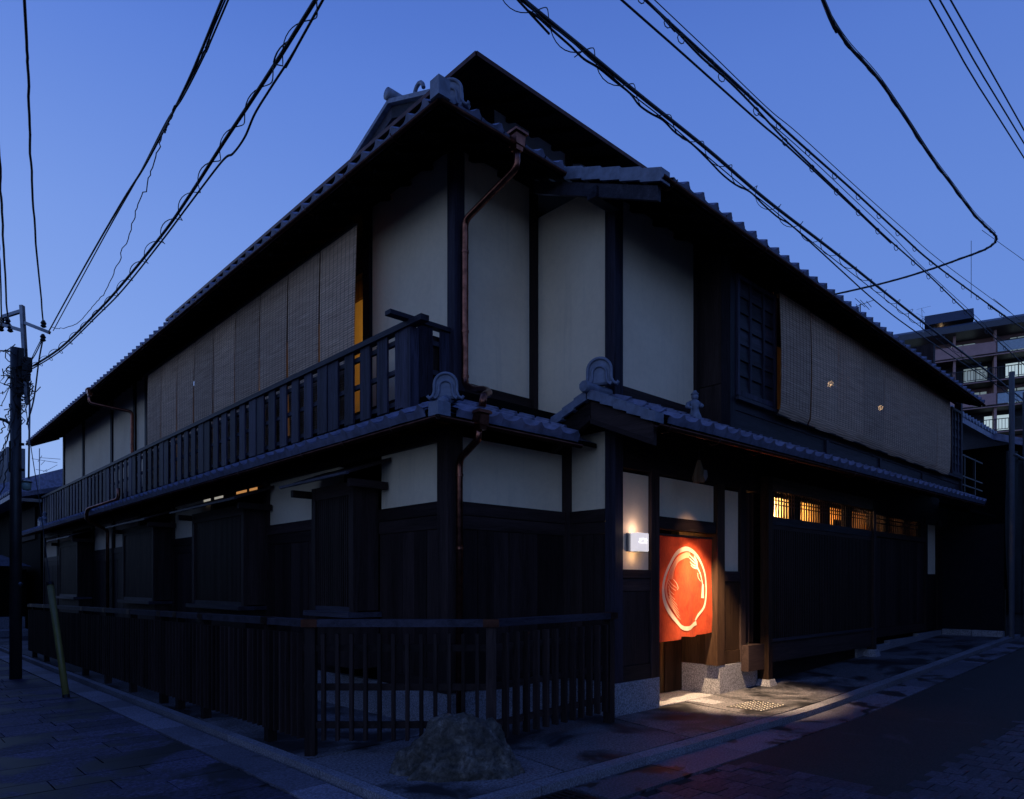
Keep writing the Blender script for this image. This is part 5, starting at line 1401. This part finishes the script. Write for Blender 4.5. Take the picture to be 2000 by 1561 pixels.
# street end closure on the right side: more house fronts
for i, (x0, x1, h, c) in enumerate(((33.5, 42, 5.6, 'concrete'), (42.5, 52, 6.4, 'brownshutter'))):
    q = empty('street_house', (0, 0, 0), ['grey rendered house farther along the right street', 'brown fronted house farthest along the right street'][i], 'house')
    B('wall', M[c], q, x0, x1, -1.0, 6, 0, h); MB().prism([(x0 - .3, -1.6, h), (x0 - .3, 2.5, h + 1.6), (x0 - .3, 6.6, h)], (x1 - x0 + .6, 0, 0)).build('roof', M['tile'], q)

# ------------------------------------------------------------------ neighbours on the left
nl = empty('neighbour_house', (0, 0, 0), 'dark timber neighbour with a low tiled gable beyond the left end of the balcony', 'house')
B('wall', M['black'], nl, .1, 8, 21.3, 31, -.4, 4.4)
B('brown_shutter', M['brownshutter'], nl, .04, .10, 21.9, 26.5, 2.9, 3.95)
B('gable_shutter', M['brownshutter'], nl, .15, 2.6, 21.22, 21.28, 2.9, 4.0)
B('gutter_pipe', M['steel'], nl, -.5, .1, 21.1, 21.2, 4.02, 4.12)
MB().prism([(-.7, 21.0, 4.22), (7.0, 21.0, 6.3), (7.0, 21.0, 6.1), (-.7, 21.0, 4.08)], (0, 10.3, 0)).build('roof', M['tile'], nl)
ml = MB()
for i in range(26): ml.lathe([(.07, -.02), (.07, .25)], (-.7, 21.1 + i * .4, 4.3), 8, 'x')
ml.build('eave_tiles', M['tile_edge'], nl, kind='stuff')
nm = empty('garden_gate_roof', (0, 0, 0), 'small tiled gate roof with round end tiles low at the left edge', 'gate')
gate = MB()
B('gate_wall', M['black'], nm, -1.2, -.1, 22.5, 30, -.4, 1.9)
MB().prism([(-1.6, 22.2, 2.0), (-.8, 22.2, 2.35), (0, 22.2, 2.0)], (0, 7, 0)).build('roof', M['tile'], nm)
for i in range(16): MB().lathe([(.075, -.03), (.075, .1)], (-1.6, 22.4 + i * .42, 2.06), 10, 'x').build('round_end_tile', M['tile_edge'], nm)
tb = empty('grey_tower', (0, 0, 0), 'grey concrete block building rising beyond the roofs at the far left', 'building')
q = at_depth(5, 900, 46); B('wall', M['concrete'], tb, q.x - 2.0, q.x + .5, q.y, q.y + 6, 0, EYE + (HV - 882) / F * 46)
q2 = at_depth(16, 900, 44); B('wall', M['concrete'], tb, q2.x - .2, q2.x + .75, q2.y - 1, q2.y + 4, 0, EYE + (HV - 878) / F * 44)
sh_ = empty('street_house', (0, 0, 0), 'black fronted house at the far end of the left street', 'house')
B('wall', M['dark_v'], sh_, -.3, 8, 31.5, 46, -.5, 5.2); MB().prism([(-1.0, 31.3, 5.2), (3.5, 31.3, 7), (8.5, 31.3, 5.2)], (0, 15, 0)).build('roof', M['tile'], sh_)
st_ = empty('doorstep', (0, 0, 0), 'low stone step by the left neighbour doorway at the frame edge', 'step')
B('step_stone', M['granite'], st_, -1.25, -.2, 20.9, 22.0, -.3, -.02); B('upper_stone', M['granite'], st_, -.9, -.2, 22.05, 22.9, -.3, .35)

# ------------------------------------------------------------------ the other side of both streets (it shades the lower storey)
for i, (x0, x1, y0, y1, h, lab) in enumerate(((-14, -6.1, 1.5, 13, 5.6, 'dark two storey townhouse facing the balcony across the left street'), (-14, -6.3, 13.5, 30, 5.2, 'lower dark townhouse further up the left street, opposite side'),
        (1.5, 13, -15, -7.6, 5.8, 'dark townhouse facing the entrance across the right street'), (13.5, 30, -15, -7.4, 5.4, 'second dark townhouse facing the right street, opposite side'))):
    q = empty('opposite_house', (0, 0, 0), lab, 'house')
    B('wall', M['brownshutter'], q, x0, x1, y0, y1, -.2, h)
    if i < 2: MB().prism([(x0 - .5, y0 - .2, h), (x1 + .7, y0 - .2, h), ((x0 + x1) / 2, y0 - .2, h + 1.8)], (0, y1 - y0 + .4, 0)).build('roof', M['tile'], q)
    else: MB().prism([(x0 - .2, y0 - .5, h), (x0 - .2, y1 + .7, h), (x0 - .2, (y0 + y1) / 2, h + 1.8)], (x1 - x0 + .4, 0, 0)).build('roof', M['tile'], q)
